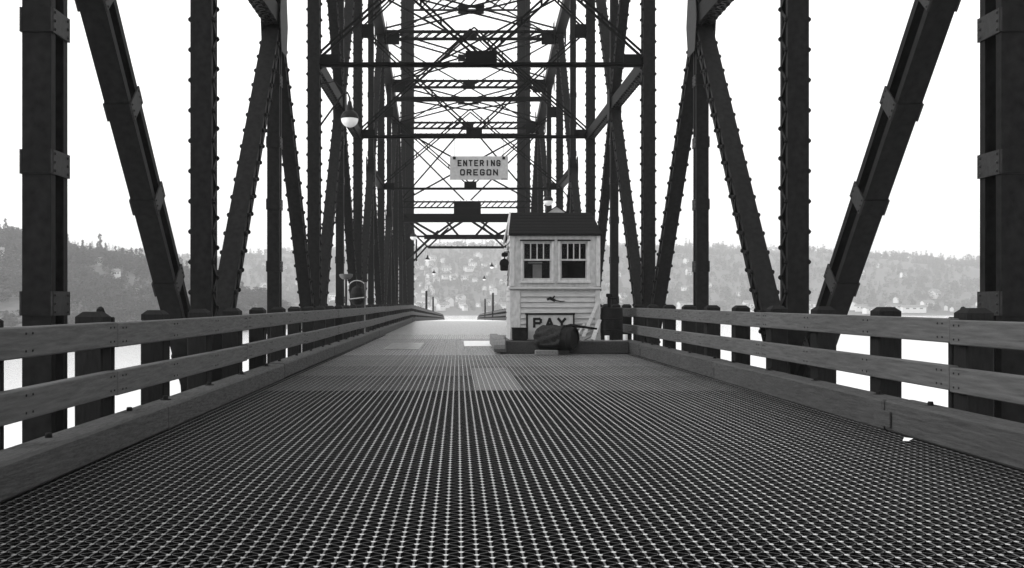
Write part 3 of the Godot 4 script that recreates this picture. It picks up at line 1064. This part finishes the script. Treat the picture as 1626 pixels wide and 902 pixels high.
	for x in [XL, XR - 0.06]:
		st = new_st()
		for s5 in [-1.0, 1.0]:
			box(st, at(x + s5 * 0.27, 11.4, 0), Vector3(0.32, 24.0, 0.7))
		box(st, at(x, 11.4, 0.0), Vector3(0.24, 24.0, 0.5))
		var np := obj("tower_post", st, M.steel, tw)
		var rv := new_st()
		for k in 44:
			for s6 in [-1.0, 1.0]:
				box(rv, at(x + s6 * 0.44, 1.5 + k * 0.5, 0.3), Vector3(0.09, 0.12, 0.06))
		obj("rivet_heads", rv, M.steel, np).set_meta("kind", "stuff")
	laced_strut(tw, "laced_beam", XL, XR, 21.5, 0, 0.8, 0.8)
	laced_strut(tw, "laced_beam", XL + 1.4, XR - 1.4, 4.85, 0, 0.08, 0.4)
	st = new_st()
	box(st, at(MID, 5.6, 0), Vector3(7.2, 0.12, 0.12))
	obj("cross_strut", st, M.steel_thin, tw)
	for q in [-1.0, 1.0]:
		for ln in [[1.9, 6.0, 4.0, 4.0], [2.7, 4.9, 3.95, 3.5], [2.6, 4.85, 1.2, 6.2], [2.6, 4.85, 3.9, 6.1], [3.4, 3.9, 3.4, 5.4]]:
			var e := new_st()
			bar(e, Vector3(MID + q * ln[0], ln[1], 0), Vector3(MID + q * ln[2], ln[3], 0), 0.13, 0.1, Vector3.FORWARD)
			obj("knee_brace", e, M.steel_thin, tw)

# ---------------------------------------------------------------- lettering
# square sign-painter's capitals, drawn as strokes on a 0..1 grid
const GLYPH := {
	"E": [[[1, 0], [0, 0], [0, 1], [1, 1]], [[0, 0.5], [0.8, 0.5]]],
	"N": [[[0, 0], [0, 1], [1, 0], [1, 1]]],
	"T": [[[0, 1], [1, 1]], [[0.5, 1], [0.5, 0]]],
	"R": [[[0, 0], [0, 1], [0.8, 1], [1, 0.85], [1, 0.62], [0.8, 0.48], [0, 0.48]], [[0.55, 0.48], [1, 0]]],
	"I": [[[0.5, 0], [0.5, 1]]],
	"G": [[[1, 0.82], [0.82, 1], [0.18, 1], [0, 0.82], [0, 0.18], [0.18, 0], [0.82, 0], [1, 0.18], [1, 0.48], [0.55, 0.48]]],
	"O": [[[0.18, 0], [0, 0.18], [0, 0.82], [0.18, 1], [0.82, 1], [1, 0.82], [1, 0.18], [0.82, 0], [0.18, 0]]],
	"P": [[[0, 0], [0, 1], [0.8, 1], [1, 0.85], [1, 0.6], [0.8, 0.45], [0, 0.45]]],
	"A": [[[0, 0], [0.5, 1], [1, 0]], [[0.2, 0.3], [0.8, 0.3]]],
	"Y": [[[0, 1], [0.5, 0.5], [1, 1]], [[0.5, 0.5], [0.5, 0]]]}

func text(parent: Node, called: String, word: String, size: float, width: float, pos: Vector3, m: Material, stroke := 0.2) -> void:
	var n := word.length()
	var cell := width / (n - 0.26)
	var lw := cell * 0.74
	var sw := size * stroke
	for i in n:
		var st := new_st()
		var x := -width * 0.5 + i * cell
		var z := 0.0
		for line in GLYPH[word[i]]:
			for k in line.size() - 1:
				var a := Vector3(x + sw * 0.5 + line[k][0] * (lw - sw), -size * 0.5 + sw * 0.5 + line[k][1] * (size - sw), z)
				var b := Vector3(x + sw * 0.5 + line[k + 1][0] * (lw - sw), -size * 0.5 + sw * 0.5 + line[k + 1][1] * (size - sw), z)
				var d := (b - a).normalized() * sw * 0.42
				bar(st, a - d, b + d, 0.006, sw, Vector3.BACK)
				z += 0.0004
		obj(called, st, m, parent, Transform3D(Basis.IDENTITY, pos))

func sign_board() -> void:
	var d := V(6) - 0.35
	var s := thing("border_sign", "pale rectangular sign reading ENTERING OREGON hung over the road", "sign", Vector3(0.72, 5.66, -d))
	var st := new_st()
	box(st, Transform3D.IDENTITY, Vector3(1.98, 0.80, 0.04), 0.008)
	obj("board", st, M.sign, s)
	text(s, "letter", "ENTERING", 0.215, 1.46, Vector3(0.0, 0.165, 0.024), M.ink)
	text(s, "letter", "OREGON", 0.215, 1.29, Vector3(0.0, -0.15, 0.024), M.ink)
	for x in [-0.84, 0.84]:
		st = new_st()
		box(st, at(x, 0.34, 0.03), Vector3(0.09, 0.1, 0.03), 0.008)
		tube(st, [Vector3(x, 0.36, 0.0), Vector3(x, 1.15, -0.3)], [0.006, 0.006], 6)
		obj("hanger", st, M.dark, s)
	st = new_st()
	box(st, at(0.86, -0.385, 0.03), Vector3(0.2, 0.03, 0.03))
	obj("clip", st, M.dark, s)

# ---------------------------------------------------------------- lamps
func lamp_head(parent: Node3D, at_p: Vector3, r: float) -> void:
	var cap := new_st()
	var cp := [Vector2(0.0, r * 1.95), Vector2(r * 0.2, r * 1.93), Vector2(r * 0.27, r * 1.5), Vector2(r * 0.34, r * 1.3), Vector2(r * 0.40, r * 1.0)]
	for i in 7:
		var a := 0.42 + (PI * 0.5 - 0.42) * i / 6.0
		cp.append(Vector2(r * sin(a), r * cos(a)))
	lathe(cap, cp, 20)
	obj("lamp_cap", cap, M.enamel, parent, Transform3D(Basis.IDENTITY, at_p))
	var gl := new_st()
	var prof := []
	for i in 9:
		var a := PI * 0.5 * i / 8.0
		prof.append(Vector2(r * 0.96 * sin(a), -r * 0.95 * cos(a)))
	lathe(gl, prof, 20)
	obj("lamp_globe", gl, M.opal, parent, Transform3D(Basis.IDENTITY, at_p))

func lamps() -> void:
	# near lamp on a bracket from the left truss
	var a := thing("street_lamp", "large pendant lamp with dark cap and white globe hanging beside the left truss", "street lamp", Vector3(XL, 5.35, -V(4)))
	var tip := Vector3(0.87, 0.10, 0.2)
	lamp_head(a, tip, 0.215)
	var st := new_st()
	tube(st, [Vector3(0.15, -0.05, 0.1), Vector3(0.45, 0.35, 0.15), Vector3(0.7, 0.68, 0.2), Vector3(0.82, 0.72, 0.2), Vector3(0.87, 0.6, 0.2), Vector3(0.87, 0.5, 0.2)], [0.022, 0.022, 0.022, 0.022, 0.022, 0.022], 8)
	obj("bracket_arm", st, M.dark, a)
	st = new_st()
	tube(st, [Vector3(0.15, 0.95, 0.1), Vector3(0.5, 1.0, 0.15), Vector3(0.82, 0.72, 0.2)], [0.01, 0.01, 0.01], 6)
	obj("stay_rod", st, M.dark, a)
	# right lamp over the booth roof
	var b := thing("street_lamp", "pendant lamp seen just above the toll booth roof beside the right truss", "street lamp", Vector3(XR, 5.15, -V(7)))
	lamp_head(b, Vector3(-0.98, -0.05, 0.0), 0.2)
	st = new_st()
	tube(st, [Vector3(-0.1, 0.0, 0), Vector3(-0.6, 0.6, 0), Vector3(-0.9, 0.7, 0), Vector3(-0.98, 0.4, 0)], [0.022, 0.022, 0.022, 0.022], 8)
	obj("bracket_arm", st, M.dark, b)
	var c := thing("street_lamp", "small pale lamp beside the left tower post at the portal", "street lamp", Vector3(XL, 5.5, -68.2))
	lamp_head(c, Vector3(0.45, 0.0, 0.2), 0.24)
	st = new_st()
	tube(st, [Vector3(0.0, 0.2, 0.2), Vector3(0.25, 0.75, 0.2), Vector3(0.45, 0.48, 0.2)], [0.03, 0.03, 0.03], 8)
	obj("bracket_arm", st, M.dark, c)
	# lamp posts on the approach
	var ps := [[-3.1, 103.0, 5.45, "lamp post on the left of the approach, nearest the portal", 1.0], [-3.1, 131.0, 4.85, "left lamp post farther down the approach beyond the portal", 1.0], [3.75, 111.0, 5.0, "lamp post on the right of the approach, the nearer of two", -1.0], [3.75, 143.0, 4.4, "right lamp post farther down the approach, close left of the booth", -1.0]]
	for p in ps:
		var g: float = deck_y(p[1])
		var o := thing("lamp_post", p[3], "lamp post", Vector3(p[0], g, -p[1]))
		var hy: float = p[2] - g
		lamp_head(o, Vector3(0, hy, 0.0), 0.24)
		st = new_st()
		tube(st, [Vector3(-0.12 * p[4], -0.3, 0), Vector3(-0.12 * p[4], 3.0, 0)], [0.13, 0.11], 8)
		obj("pole", st, M.dark, o)
		st = new_st()
		var x: float = -0.12 * p[4]
		tube(st, [Vector3(x, 3.0, 0), Vector3(x * 2.4, hy + 0.2, -0.1), Vector3(x * 1.6, hy + 0.9, 0), Vector3(0, hy + 0.9, 0), Vector3(0, hy + 0.45, 0)], [0.03, 0.03, 0.025, 0.025, 0.025], 6)
		obj("gooseneck", st, M.sign, o)
	# saucer lamp and hooded box behind the left rail
	var sl := thing("saucer_lamp", "pale saucer-shaped reflector on a thin post behind the left guardrail", "lamp", Vector3(-3.05, 0, -27.5))
	st = new_st()
	tube(st, [Vector3(0, -0.5, 0), Vector3(0, 1.75, 0)], [0.03, 0.03], 8)
	obj("pole", st, M.dark, sl)
	st = new_st()
	lathe(st, [Vector2(0.0, 1.70), Vector2(0.10, 1.72), Vector2(0.17, 1.78), Vector2(0.19, 1.85), Vector2(0.17, 1.86), Vector2(0.09, 1.82), Vector2(0.0, 1.82)], 20)
	obj("saucer", st, M.fill, sl)
	var hb := thing("hooded_bell", "dark round bell under a white arched hood behind the left guardrail", "bell", Vector3(-3.05, 0, -30.5))
	st = new_st()
	tube(st, [Vector3(0.24, -0.5, 0), Vector3(0.24, 1.7, 0)], [0.03, 0.03], 8)
	obj("pole", st, M.fill, hb)
	st = new_st()
	var arc := []
	var rad := []
	for i in 9:
		var an := PI * i / 8.0
		arc.append(Vector3(0.26 * cos(an), 1.55 + 0.2 * sin(an), 0))
		rad.append(0.014)
	tube(st, arc, rad, 8)
	obj("hood", st, M.sign, hb)
	st = new_st()
	lathe(st, [Vector2(0.02, 1.0), Vector2(0.12, 1.02), Vector2(0.19, 1.14), Vector2(0.20, 1.35), Vector2(0.14, 1.52), Vector2(0.02, 1.6)], 16)
	obj("bell", st, M.dark, hb)
	st = new_st()
	bar(st, Vector3(-0.26, 1.18, 0.21), Vector3(0.24, 1.24, 0.21), 0.03, 0.02)
	obj("strap", st, M.sign, hb)

# ---------------------------------------------------------------- toll booth
func booth() -> void:
	var zf := -21.9
	var b := thing("toll_booth", "small white clapboard toll booth with two sash windows and dark shingled roof", "toll booth", Vector3(2.12, 0.27, zf))
	# local: x -0.96..0.96, y up from the platform, z 0 (front) .. -1.8
	var x0 := -0.96
	var x1 := 0.96
	var zb := -1.8
	var eave := 2.28
	var t := 0.09
	var wl := new_st()
	# front wall with two openings, built of pieces
	var win := [[-0.71, -0.08], [0.105, 0.70]]
	var wy0 := 1.31
	var wy1 := 2.13
	span(wl, Vector3(x0, 0, -t), Vector3(x1, wy0, 0))
	span(wl, Vector3(x0, wy1, -t), Vector3(x1, eave, 0))
	span(wl, Vector3(x0, wy0, -t), Vector3(win[0][0], wy1, 0))
	span(wl, Vector3(win[0][1], wy0, -t), Vector3(win[1][0], wy1, 0))
	span(wl, Vector3(win[1][1], wy0, -t), Vector3(x1, wy1, 0))
	obj("front_wall", wl, M.white, b)
	# left wall with an opening for the taker, right wall, back wall
	wl = new_st()
	span(wl, Vector3(x0, 0, zb), Vector3(x0 + t, 1.2, -t))
	span(wl, Vector3(x0, 2.1, zb), Vector3(x0 + t, eave, -t))
	span(wl, Vector3(x0, 1.2, zb), Vector3(x0 + t, 2.1, -1.3))
	span(wl, Vector3(x0, 1.2, -0.5), Vector3(x0 + t, 2.1, -t))
	for s in [x0 + 0.002, x1 - 0.09]:
		for q in [0.0, 0.088]:
			tri(wl, Vector3(s + q, eave, 0), Vector3(s + q, eave, zb), Vector3(s + q, 2.76, -0.9), Vector3(q - 0.04, 0, 0))
	obj("left_wall", wl, M.white, b)
	wl = new_st()
	span(wl, Vector3(x1 - t, 0, zb), Vector3(x1, eave, -t))
	span(wl, Vector3(x0 + t, 0, zb), Vector3(x1 - t, eave, zb + t))
	obj("back_wall", wl, M.white, b)
	var fl := new_st()
	span(fl, Vector3(x0 + t, 0.0, zb + t), Vector3(x1 - t, 0.05, -t))
	obj("floor", fl, M.dark, b)
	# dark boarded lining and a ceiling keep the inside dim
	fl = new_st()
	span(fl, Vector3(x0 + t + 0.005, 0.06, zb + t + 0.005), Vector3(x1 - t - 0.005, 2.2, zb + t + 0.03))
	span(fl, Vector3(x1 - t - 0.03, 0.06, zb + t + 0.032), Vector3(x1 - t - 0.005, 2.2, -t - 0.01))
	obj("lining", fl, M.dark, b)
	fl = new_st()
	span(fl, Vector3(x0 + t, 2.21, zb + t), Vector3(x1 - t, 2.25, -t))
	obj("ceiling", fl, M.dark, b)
	# inside, a pale stool-back and a shelf show dimly through the left pane
	var it := new_st()
	span(it, Vector3(-0.46, 1.35, -0.45), Vector3(-0.26, 1.66, -0.42))
	span(it, Vector3(-0.56, 1.68, -0.45), Vector3(-0.26, 1.71, -0.3))
	obj("inside_shelf", it, M.sign, b)
	# clapboards below the ledge
	var y := 0.0
	for i in 9:
		var h := 0.118
		var st := new_st()
		var xa := x0 + 0.2
		var xb := x1 - 0.1
		quad(st, Vector3(xa, y, 0.036), Vector3(xb, y, 0.036), Vector3(xb, y + h - 0.008, 0.010), Vector3(xa, y + h - 0.008, 0.010), Vector3(0, 0, 1))
		quad(st, Vector3(xa, y, 0.036), Vector3(xb, y, 0.036), Vector3(xb, y, 0.001), Vector3(xa, y, 0.001), Vector3.DOWN)
		for x in [xa, xb]:
			tri(st, Vector3(x, y, 0.028), Vector3(x, y + h, 0.008), Vector3(x, y, 0.001), Vector3(x - MID * 0, 0, 0) + Vector3(signf(x), 0, 0))
		obj("clapboard", st, M.board, b, Transform3D(Basis(Vector3(0, 0, 1), rng.randf_range(-0.004, 0.004)), Vector3(rng.randf_range(-0.006, 0.006), 0, rng.randf_range(0, 0.004))))
		y += h
	# clapboards on the left side
	y = 0.0
	for i in 19:
		var h := 0.12
		var st := new_st()
		if y < 1.19 or y > 2.05:
			quad(st, Vector3(x0 - 0.028, y, zb), Vector3(x0 - 0.028, y, 0), Vector3(x0 - 0.006, y + h, 0), Vector3(x0 - 0.006, y + h, zb), Vector3(-1, 0, 0))
			quad(st, Vector3(x0 - 0.028, y, zb), Vector3(x0 - 0.028, y, 0), Vector3(x0 - 0.001, y, 0), Vector3(x0 - 0.001, y, zb), Vector3.DOWN)
		else:
			for zz in [[zb, -1.3], [-0.5, 0.0]]:
				quad(st, Vector3(x0 - 0.028, y, zz[0]), Vector3(x0 - 0.028, y, zz[1]), Vector3(x0 - 0.006, y + h, zz[1]), Vector3(x0 - 0.006, y + h, zz[0]), Vector3(-1, 0, 0))
				quad(st, Vector3(x0 - 0.028, y, zz[0]), Vector3(x0 - 0.028, y, zz[1]), Vector3(x0 - 0.001, y, zz[1]), Vector3(x0 - 0.001, y, zz[0]), Vector3.DOWN)
		obj("clapboard", st, M.board, b)
		y += h
	# corner boards
	for cx in [[x0 - 0.03, x0 + 0.2, 0.0, 1.09], [x1 - 0.1, x1 + 0.012, 0.0, 1.09], [x0 - 0.03, x0 + 0.07, 1.16, eave], [x1 - 0.07, x1 + 0.012, 1.16, eave]]:
		var st := new_st()
		span(st, Vector3(cx[0], cx[2], 0.002), Vector3(cx[1], cx[3], 0.036), 0.006)
		obj("corner_board", st, M.white, b)
	# ledge
	var lg := new_st()
	span(lg, Vector3(x0 - 0.07, 1.10, -0.02), Vector3(x1 + 0.04, 1.145, 0.085), 0.008)
	obj("ledge", lg, M.board, b)
	# windows
	for w in win:
		var fr := new_st()
		for e in [[w[0] - 0.045, wy0 - 0.02, w[0], wy1 + 0.02], [w[1], wy0 - 0.02, w[1] + 0.045, wy1 + 0.02]]:
			span(fr, Vector3(e[0], e[1], 0.003), Vector3(e[2], e[3], 0.03), 0.004)
		span(fr, Vector3(w[0] - 0.06, wy0 - 0.075, 0.003), Vector3(w[1] + 0.06, wy0 - 0.02, 0.06), 0.006)
		var wn := obj("window", fr, M.white, b)
		var hd := new_st()
		span(hd, Vector3(w[0] - 0.06, wy1 + 0.02, 0.003), Vector3(w[1] + 0.06, wy1 + 0.05, 0.05), 0.004)
		obj("drip_cap", hd, M.dark, wn)
		var ym := 1.745
		# upper sash in front of the lower one
		for sash in [[ym - 0.02, wy1, -0.03], [wy0, ym + 0.02, -0.065]]:
			var st := new_st()
			var f := 0.035
			span(st, Vector3(w[0], sash[0], sash[2] - 0.03), Vector3(w[0] + f, sash[1], sash[2]))
			span(st, Vector3(w[1] - f, sash[0], sash[2] - 0.03), Vector3(w[1], sash[1], sash[2]))
			span(st, Vector3(w[0] + f, sash[0], sash[2] - 0.03), Vector3(w[1] - f, sash[0] + f, sash[2]))
			span(st, Vector3(w[0] + f, sash[1] - f, sash[2] - 0.03), Vector3(w[1] - f, sash[1], sash[2]))
			obj("sash", st, M.white, wn)
			if sash[2] == -0.03:
				for k in [1, 2, 3]:
					var mu := new_st()
					var mx: float = lerpf(w[0] + f, w[1] - f, k / 4.0)
					span(mu, Vector3(mx - 0.012, sash[0] + f, sash[2] - 0.026), Vector3(mx + 0.012, sash[1] - f, sash[2] - 0.004))
					obj("muntin", mu, M.white, wn)
			var gl := new_st()
			span(gl, Vector3(w[0] + f, sash[0] + f, sash[2] - 0.018), Vector3(w[1] - f, sash[1] - f, sash[2] - 0.014))
			obj("pane", gl, M.glass, wn)
	# roof
	var ridge := 2.80
	var rf := new_st()
	for s in [0.0, 1.0]:
		var e0 := Vector3(0, eave - 0.02, 0.07) if s == 0.0 else Vector3(0, eave - 0.02, zb - 0.07)
		var top := Vector3(0, ridge, -0.9)
		var out := Vector3(0, 0.9, 0.5 if s == 0.0 else -0.5)
		var th := Vector3(0, 0.05, 0)
		var rows := 7
		for k in rows:
			var p: Vector3 = e0.lerp(top, float(k) / rows)
			var q: Vector3 = e0.lerp(top, (k + 1.0) / rows)
			var l := Vector3(x0 - 0.06 + 0.10 * k / rows, 0, 0)
			var l2 := Vector3(x0 - 0.06 + 0.10 * (k + 1.0) / rows, 0, 0)
			var r := Vector3(x1 + 0.04 - 0.10 * k / rows, 0, 0)
			var r2 := Vector3(x1 + 0.04 - 0.10 * (k + 1.0) / rows, 0, 0)
			quad(rf, p + l + th * 1.12, p + r + th * 1.12, q + r2 + th, q + l2 + th, out)
			quad(rf, p + l + th * 1.12, p + r + th * 1.12, p + r, p + l, Vector3(0, 0, out.z))
			quad(rf, p + l, p + l + th * 1.3, q + l2 + th, q + l2, Vector3.LEFT)
			quad(rf, p + r, p + r + th * 1.3, q + r2 + th, q + r2, Vector3.RIGHT)
		quad(rf, e0 + Vector3(x0 - 0.06, 0, 0), e0 + Vector3(x1 + 0.04, 0, 0), top + Vector3(x1 - 0.06, 0, 0), top + Vector3(x0 + 0.04, 0, 0), -out)
	var roof := obj("roof", rf, M.roof, b)
	for s in [0.075, zb - 0.075]:
		var bb := new_st()
		bar(bb, Vector3(x0 - 0.075, eave - 0.05, s), Vector3(x0 + 0.02, ridge + 0.02, -0.9), 0.03, 0.10)
		obj("barge_board", bb, M.white, roof)
	# white ventilator gable at the ridge
	var vg := new_st()
	var vx := 0.36
	var vc := 0.12
	tri(vg, Vector3(vc - vx, 2.74, -0.95), Vector3(vc + vx, 2.74, -0.95), Vector3(vc, 2.985, -0.95), Vector3(0, 0, 1))
	for s in [-1.0, 1.0]:
		quad(vg, Vector3(vc + s * vx, 2.74, -0.95), Vector3(vc + s * vx, 2.74, -1.5), Vector3(vc, 2.985, -1.5), Vector3(vc, 2.985, -0.95), Vector3(s, 1, 0))
	var ve := obj("ventilator", vg, M.white, roof)
	for s in [-1.0, 1.0]:
		var vr := new_st()
		bar(vr, Vector3(vc + s * (vx + 0.04), 2.735, -1.2), Vector3(vc, 3.0, -1.2), 0.02, 0.56, Vector3(0, 0.5, 0) + Vector3(s, 0, 0))
		obj("ventilator_roof", vr, M.roof, roof)
	# small dark scroll emblem on the boards
	var em := new_st()
	for e in [[-0.12, 0.0, 0.10, 0.05, 0.5], [-0.04, -0.02, 0.12, 0.06, -0.5], [0.07, -0.05, 0.16, 0.025, -0.2], [0.17, -0.06, 0.1, 0.018, 0.15], [-0.02, 0.03, 0.07, 0.03, 0.9]]:
		box(em, Transform3D(Basis(Vector3(0, 0, 1), e[4]), Vector3(-0.02 + e[0], 0.90 + e[1], 0.036)), Vector3(e[2], e[3], 0.012), 0.004)
	obj("emblem", em, M.ink, b)
	# the fare board
	var pb := new_st()
	span(pb, Vector3(-0.60, 0.02, 0.034), Vector3(0.38, 0.55, 0.052), 0.004)
	var board := obj("fare_board", pb, M.sign, b)
	text(board, "letter", "PAY", 0.22, 0.72, Vector3(-0.13, 0.375, 0.058), M.ink, 0.24)
	var fb := new_st()
	span(fb, Vector3(-0.66, 0.55, 0.03), Vector3(0.42, 0.585, 0.075), 0.004)
	span(fb, Vector3(-0.64, 0.02, 0.03), Vector3(-0.60, 0.55, 0.065), 0.004)
	span(fb, Vector3(0.38, 0.02, 0.03), Vector3(0.41, 0.55, 0.065), 0.004)
	obj("frame", fb, M.dark, board)

	# stop lamp hung on the booth's left side
	var sg := thing("signal_lamp", "dark hooded signal lamp on a bracket at the left side of the booth", "signal lamp", Vector3(1.08, 1.95, -22.2))
	var st := new_st()
	tube(st, [Vector3(-0.06, 0.0, 0.12), Vector3(-0.06, 0.0, -0.12)], [0.10, 0.10], 14)
	box(st, at(-0.06, -0.1, 0), Vector3(0.17, 0.13, 0.2), 0.02)
	obj("housing", st, M.dark, sg)
	st = new_st()
	box(st, at(-0.05, 0.19, 0.0), Vector3(0.13, 0.09, 0.2), 0.02)
	tube(st, [Vector3(-0.05, 0.1, 0), Vector3(-0.05, 0.25, 0), Vector3(0.08, 0.25, 0)], [0.015, 0.015, 0.015], 6)
	obj("bracket", st, M.dark, sg)

	# island that the booth stands on
	var isl := thing("booth_island", "low raised timber island with squared edge beams under the toll booth", "island")
	st = new_st()
	span(st, Vector3(1.0, 0.0, -21.5), Vector3(3.62, 0.245, -26.0))
	obj("slab", st, M.wood, isl)
	st = new_st()
	box(st, at(2.26, 0.135, -21.4), Vector3(2.72, 0.27, 0.2), 0.015)
	obj("edge_beam", st, M.curb, isl)
	st = new_st()
	box(st, at(0.93, 0.135, -24.0), Vector3(0.2, 0.27, 4.6), 0.015)
	obj("edge_beam", st, M.wood, isl)
	for k in 4:
		st = new_st()
		tube(st, [Vector3(0.78 + 0.035 * k, 0.16 + 0.05 * (k % 2), -21.35 - 0.28 * k), Vector3(1.02, 0.17 + 0.05 * (k % 2), -21.3 - 0.28 * k)], [0.13, 0.14], 10)
		obj("bumper_log", st, M.wood, isl)
	for k in 5:
		st = new_st()
		box(st, Transform3D(Basis(Vector3.UP, rng.randf_range(-0.1, 0.1)), Vector3(2.5 + 0.24 * k, 0.262, -21.62)), Vector3(0.2, 0.03, 0.5), 0.005)
		obj("deck_plank", st, M.wood, isl)

	# tar drum under a canvas in front of the fare board
	var dr := thing("tar_drum", "dark drum lying on its side, half wrapped in wrinkled canvas, before the booth", "drum", Vector3(2.0, 0.0, -21.0))
	dr.scale = Vector3(1.12, 0.92, 1.12)
	var ax := Transform3D(Basis(Vector3(0, 0, 1), PI / 2) , Vector3(0, 0.36, 0))
	ax = Transform3D(Basis(Vector3.UP, -0.45), Vector3(0.05, 0.36, 0)) * Transform3D(Basis(Vector3(0, 0, 1), PI / 2), Vector3.ZERO)
	st = new_st()
	lathe(st, [Vector2(0.0, 0.36), Vector2(0.22, 0.35), Vector2(0.26, 0.30), Vector2(0.265, -0.26), Vector2(0.275, -0.27), Vector2(0.275, -0.30), Vector2(0.265, -0.31), Vector2(0.265, -0.36), Vector2(0.245, -0.36), Vector2(0.24, -0.33), Vector2(0.0, -0.33)], 24, ax)
	obj("drum_body", st, M.dark, dr)
	# canvas: a wrinkled sleeve over the upper left part
	st = new_st()
	st.set_smooth_group(0)
	var wn2 := bump_noise(91, 2.2)
	var nu := 60
	var nv := 36
	for j in nv + 1:
		for i in nu + 1:
			var an := lerpf(-0.5, PI + 0.5, float(i) / nu)
			var h := lerpf(0.42, -0.16, float(j) / nv)
			var endk := clampf((h - 0.28) / 0.14, 0.0, 1.0)
			var rr := 0.285 * sqrt(maxf(0.02, 1.0 - endk * endk)) + 0.05 * wn2.get_noise_3d(cos(an) * 0.7, h * 1.6, sin(an) * 0.7) + 0.014 * sin(an * 9.0 + h * 14.0)
			st.add_vertex(ax * Vector3(sin(an) * rr, h, cos(an) * rr) if false else ax * Vector3(rr * sin(an), h, rr * cos(an)))
	for j in nv:
		for i in nu:
			var q := j * (nu + 1) + i
			for k in [q, q + 1, q + nu + 1, q + 1, q + nu + 2, q + nu + 1]:
				st.add_index(k)
	st.generate_normals()
	obj("canvas", st, M.canvas, dr)
	st = new_st()
	span(st, Vector3(-0.36, 0.0, 0.06), Vector3(0.06, 0.11, 0.26), 0.01)
	obj("chock", st, M.wood, dr)
	st = new_st()
	span(st, Vector3(0.0, 0.0, -0.3), Vector3(0.3, 0.1, -0.1), 0.01)
	obj("chock", st, M.wood, dr)
	st = new_st()
	tube(st, [Vector3(0.15, 0.62, 0.05), Vector3(0.32, 0.66, 0.0), Vector3(0.82, 0.58, -0.15)], [0.035, 0.04, 0.022], 8)
	obj("handle", st, M.dark, dr)

	var bx := thing("tool_box", "small black box at the foot of the booth left of the PAY board", "box", Vector3(1.33, 0.27, -21.72))
	st = new_st()
	box(st, at(0, 0.13, 0), Vector3(0.32, 0.24, 0.22), 0.012)
	obj("body", st, M.dark, bx)
	st = new_st()
	box(st, at(0, 0.262, 0), Vector3(0.34, 0.025, 0.24), 0.006)
	obj("lid", st, M.dark, bx)

	# loose boards leaning on the right of the booth front
	var lb := [[2.66, 0.29, -21.55, 3.02, 1.06, -21.82, 0.07, "long pale board leaning on the booth's right front corner"], [2.88, 0.29, -21.5, 3.06, 0.72, -21.75, 0.09, "short pale board propped beside the booth's right corner"], [2.50, 0.30, -21.6, 2.74, 0.62, -21.8, 0.05, "thin stick leaning on the boards right of the drum"], [2.60, 0.29, -21.5, 2.98, 0.46, -21.7, 0.14, "splintered plank end lying against the booth front"]]
	for l in lb:
		st = new_st()
		bar(st, Vector3(l[0], l[1], l[2]), Vector3(l[3], l[4], l[5]), l[6], 0.025, Vector3.RIGHT, 0.004)
		tag(obj("loose_board", st, M.board if l[6] < 0.1 else M.wood, self), l[7], "board")
	# dark hand pump and barrel between booth and rail
	var od := thing("oil_barrel", "black upright barrel with a hand pump between booth and right guardrail", "barrel", Vector3(3.36, 0.26, -22.0))
	st = new_st()
	lathe(st, [Vector2(0.0, 0.0), Vector2(0.22, 0.0), Vector2(0.235, 0.02), Vector2(0.24, 0.22), Vector2(0.252, 0.235), Vector2(0.24, 0.25), Vector2(0.24, 0.46), Vector2(0.252, 0.475), Vector2(0.24, 0.49), Vector2(0.235, 0.70), Vector2(0.215, 0.72), Vector2(0.205, 0.70), Vector2(0.0, 0.70)], 22)
	obj("barrel_body", st, M.dark, od)
	st = new_st()
	tube(st, [Vector3(-0.05, 0.7, 0), Vector3(-0.05, 0.95, 0)], [0.05, 0.045], 10)
	box(st, at(-0.05, 0.98, 0), Vector3(0.14, 0.08, 0.1), 0.015)
	tube(st, [Vector3(-0.05, 0.9, 0), Vector3(0.1, 0.92, 0.02), Vector3(0.14, 0.8, 0.03)], [0.022, 0.022, 0.022], 8)
	obj("pump", st, M.dark, od)
	for l in [[3.2, -21.62, 0.10], [3.62, -21.8, 0.12]]:
		var jar := thing("paint_can", "small white can on the island beside the black barrel" if l[2] < 0.11 else "white can standing by the end of the right guardrail", "can", Vector3(l[0], 0.27, l[1]))
		st = new_st()
		lathe(st, [Vector2(0.0, 0.0), Vector2(0.05, 0.0), Vector2(0.053, 0.005), Vector2(0.053, l[2]), Vector2(0.048, l[2] + 0.005), Vector2(0.0, l[2] + 0.003)], 14)
		obj("body", st, M.opal, jar)

	var ps := thing("paper_scrap", "crumpled white scrap of paper lying on the grating by the right kerb", "paper", Vector3(3.5, 0.012, -7.86))
	st = new_st()
	var pp := [Vector3(-0.04, 0, 0.02), Vector3(-0.01, 0.022, -0.02), Vector3(0.03, 0.004, -0.03), Vector3(0.045, 0.018, 0.015), Vector3(0.0, 0.0, 0.035)]
	for f in [[0, 1, 4], [1, 3, 4], [1, 2, 3]]:
		tri(st, pp[f[0]], pp[f[1]], pp[f[2]], Vector3.UP)
	obj("sheet", st, M.opal, ps)

func _ready() -> void:
	rng.seed = 12345
	set_camera()
	set_light()
	make_materials()
	land()
	deck()
	truss(-1)
	truss(1)
	overhead()
	guard_side(-1)
	guard_side(1)
	booth()
	sign_board()
	lamps()
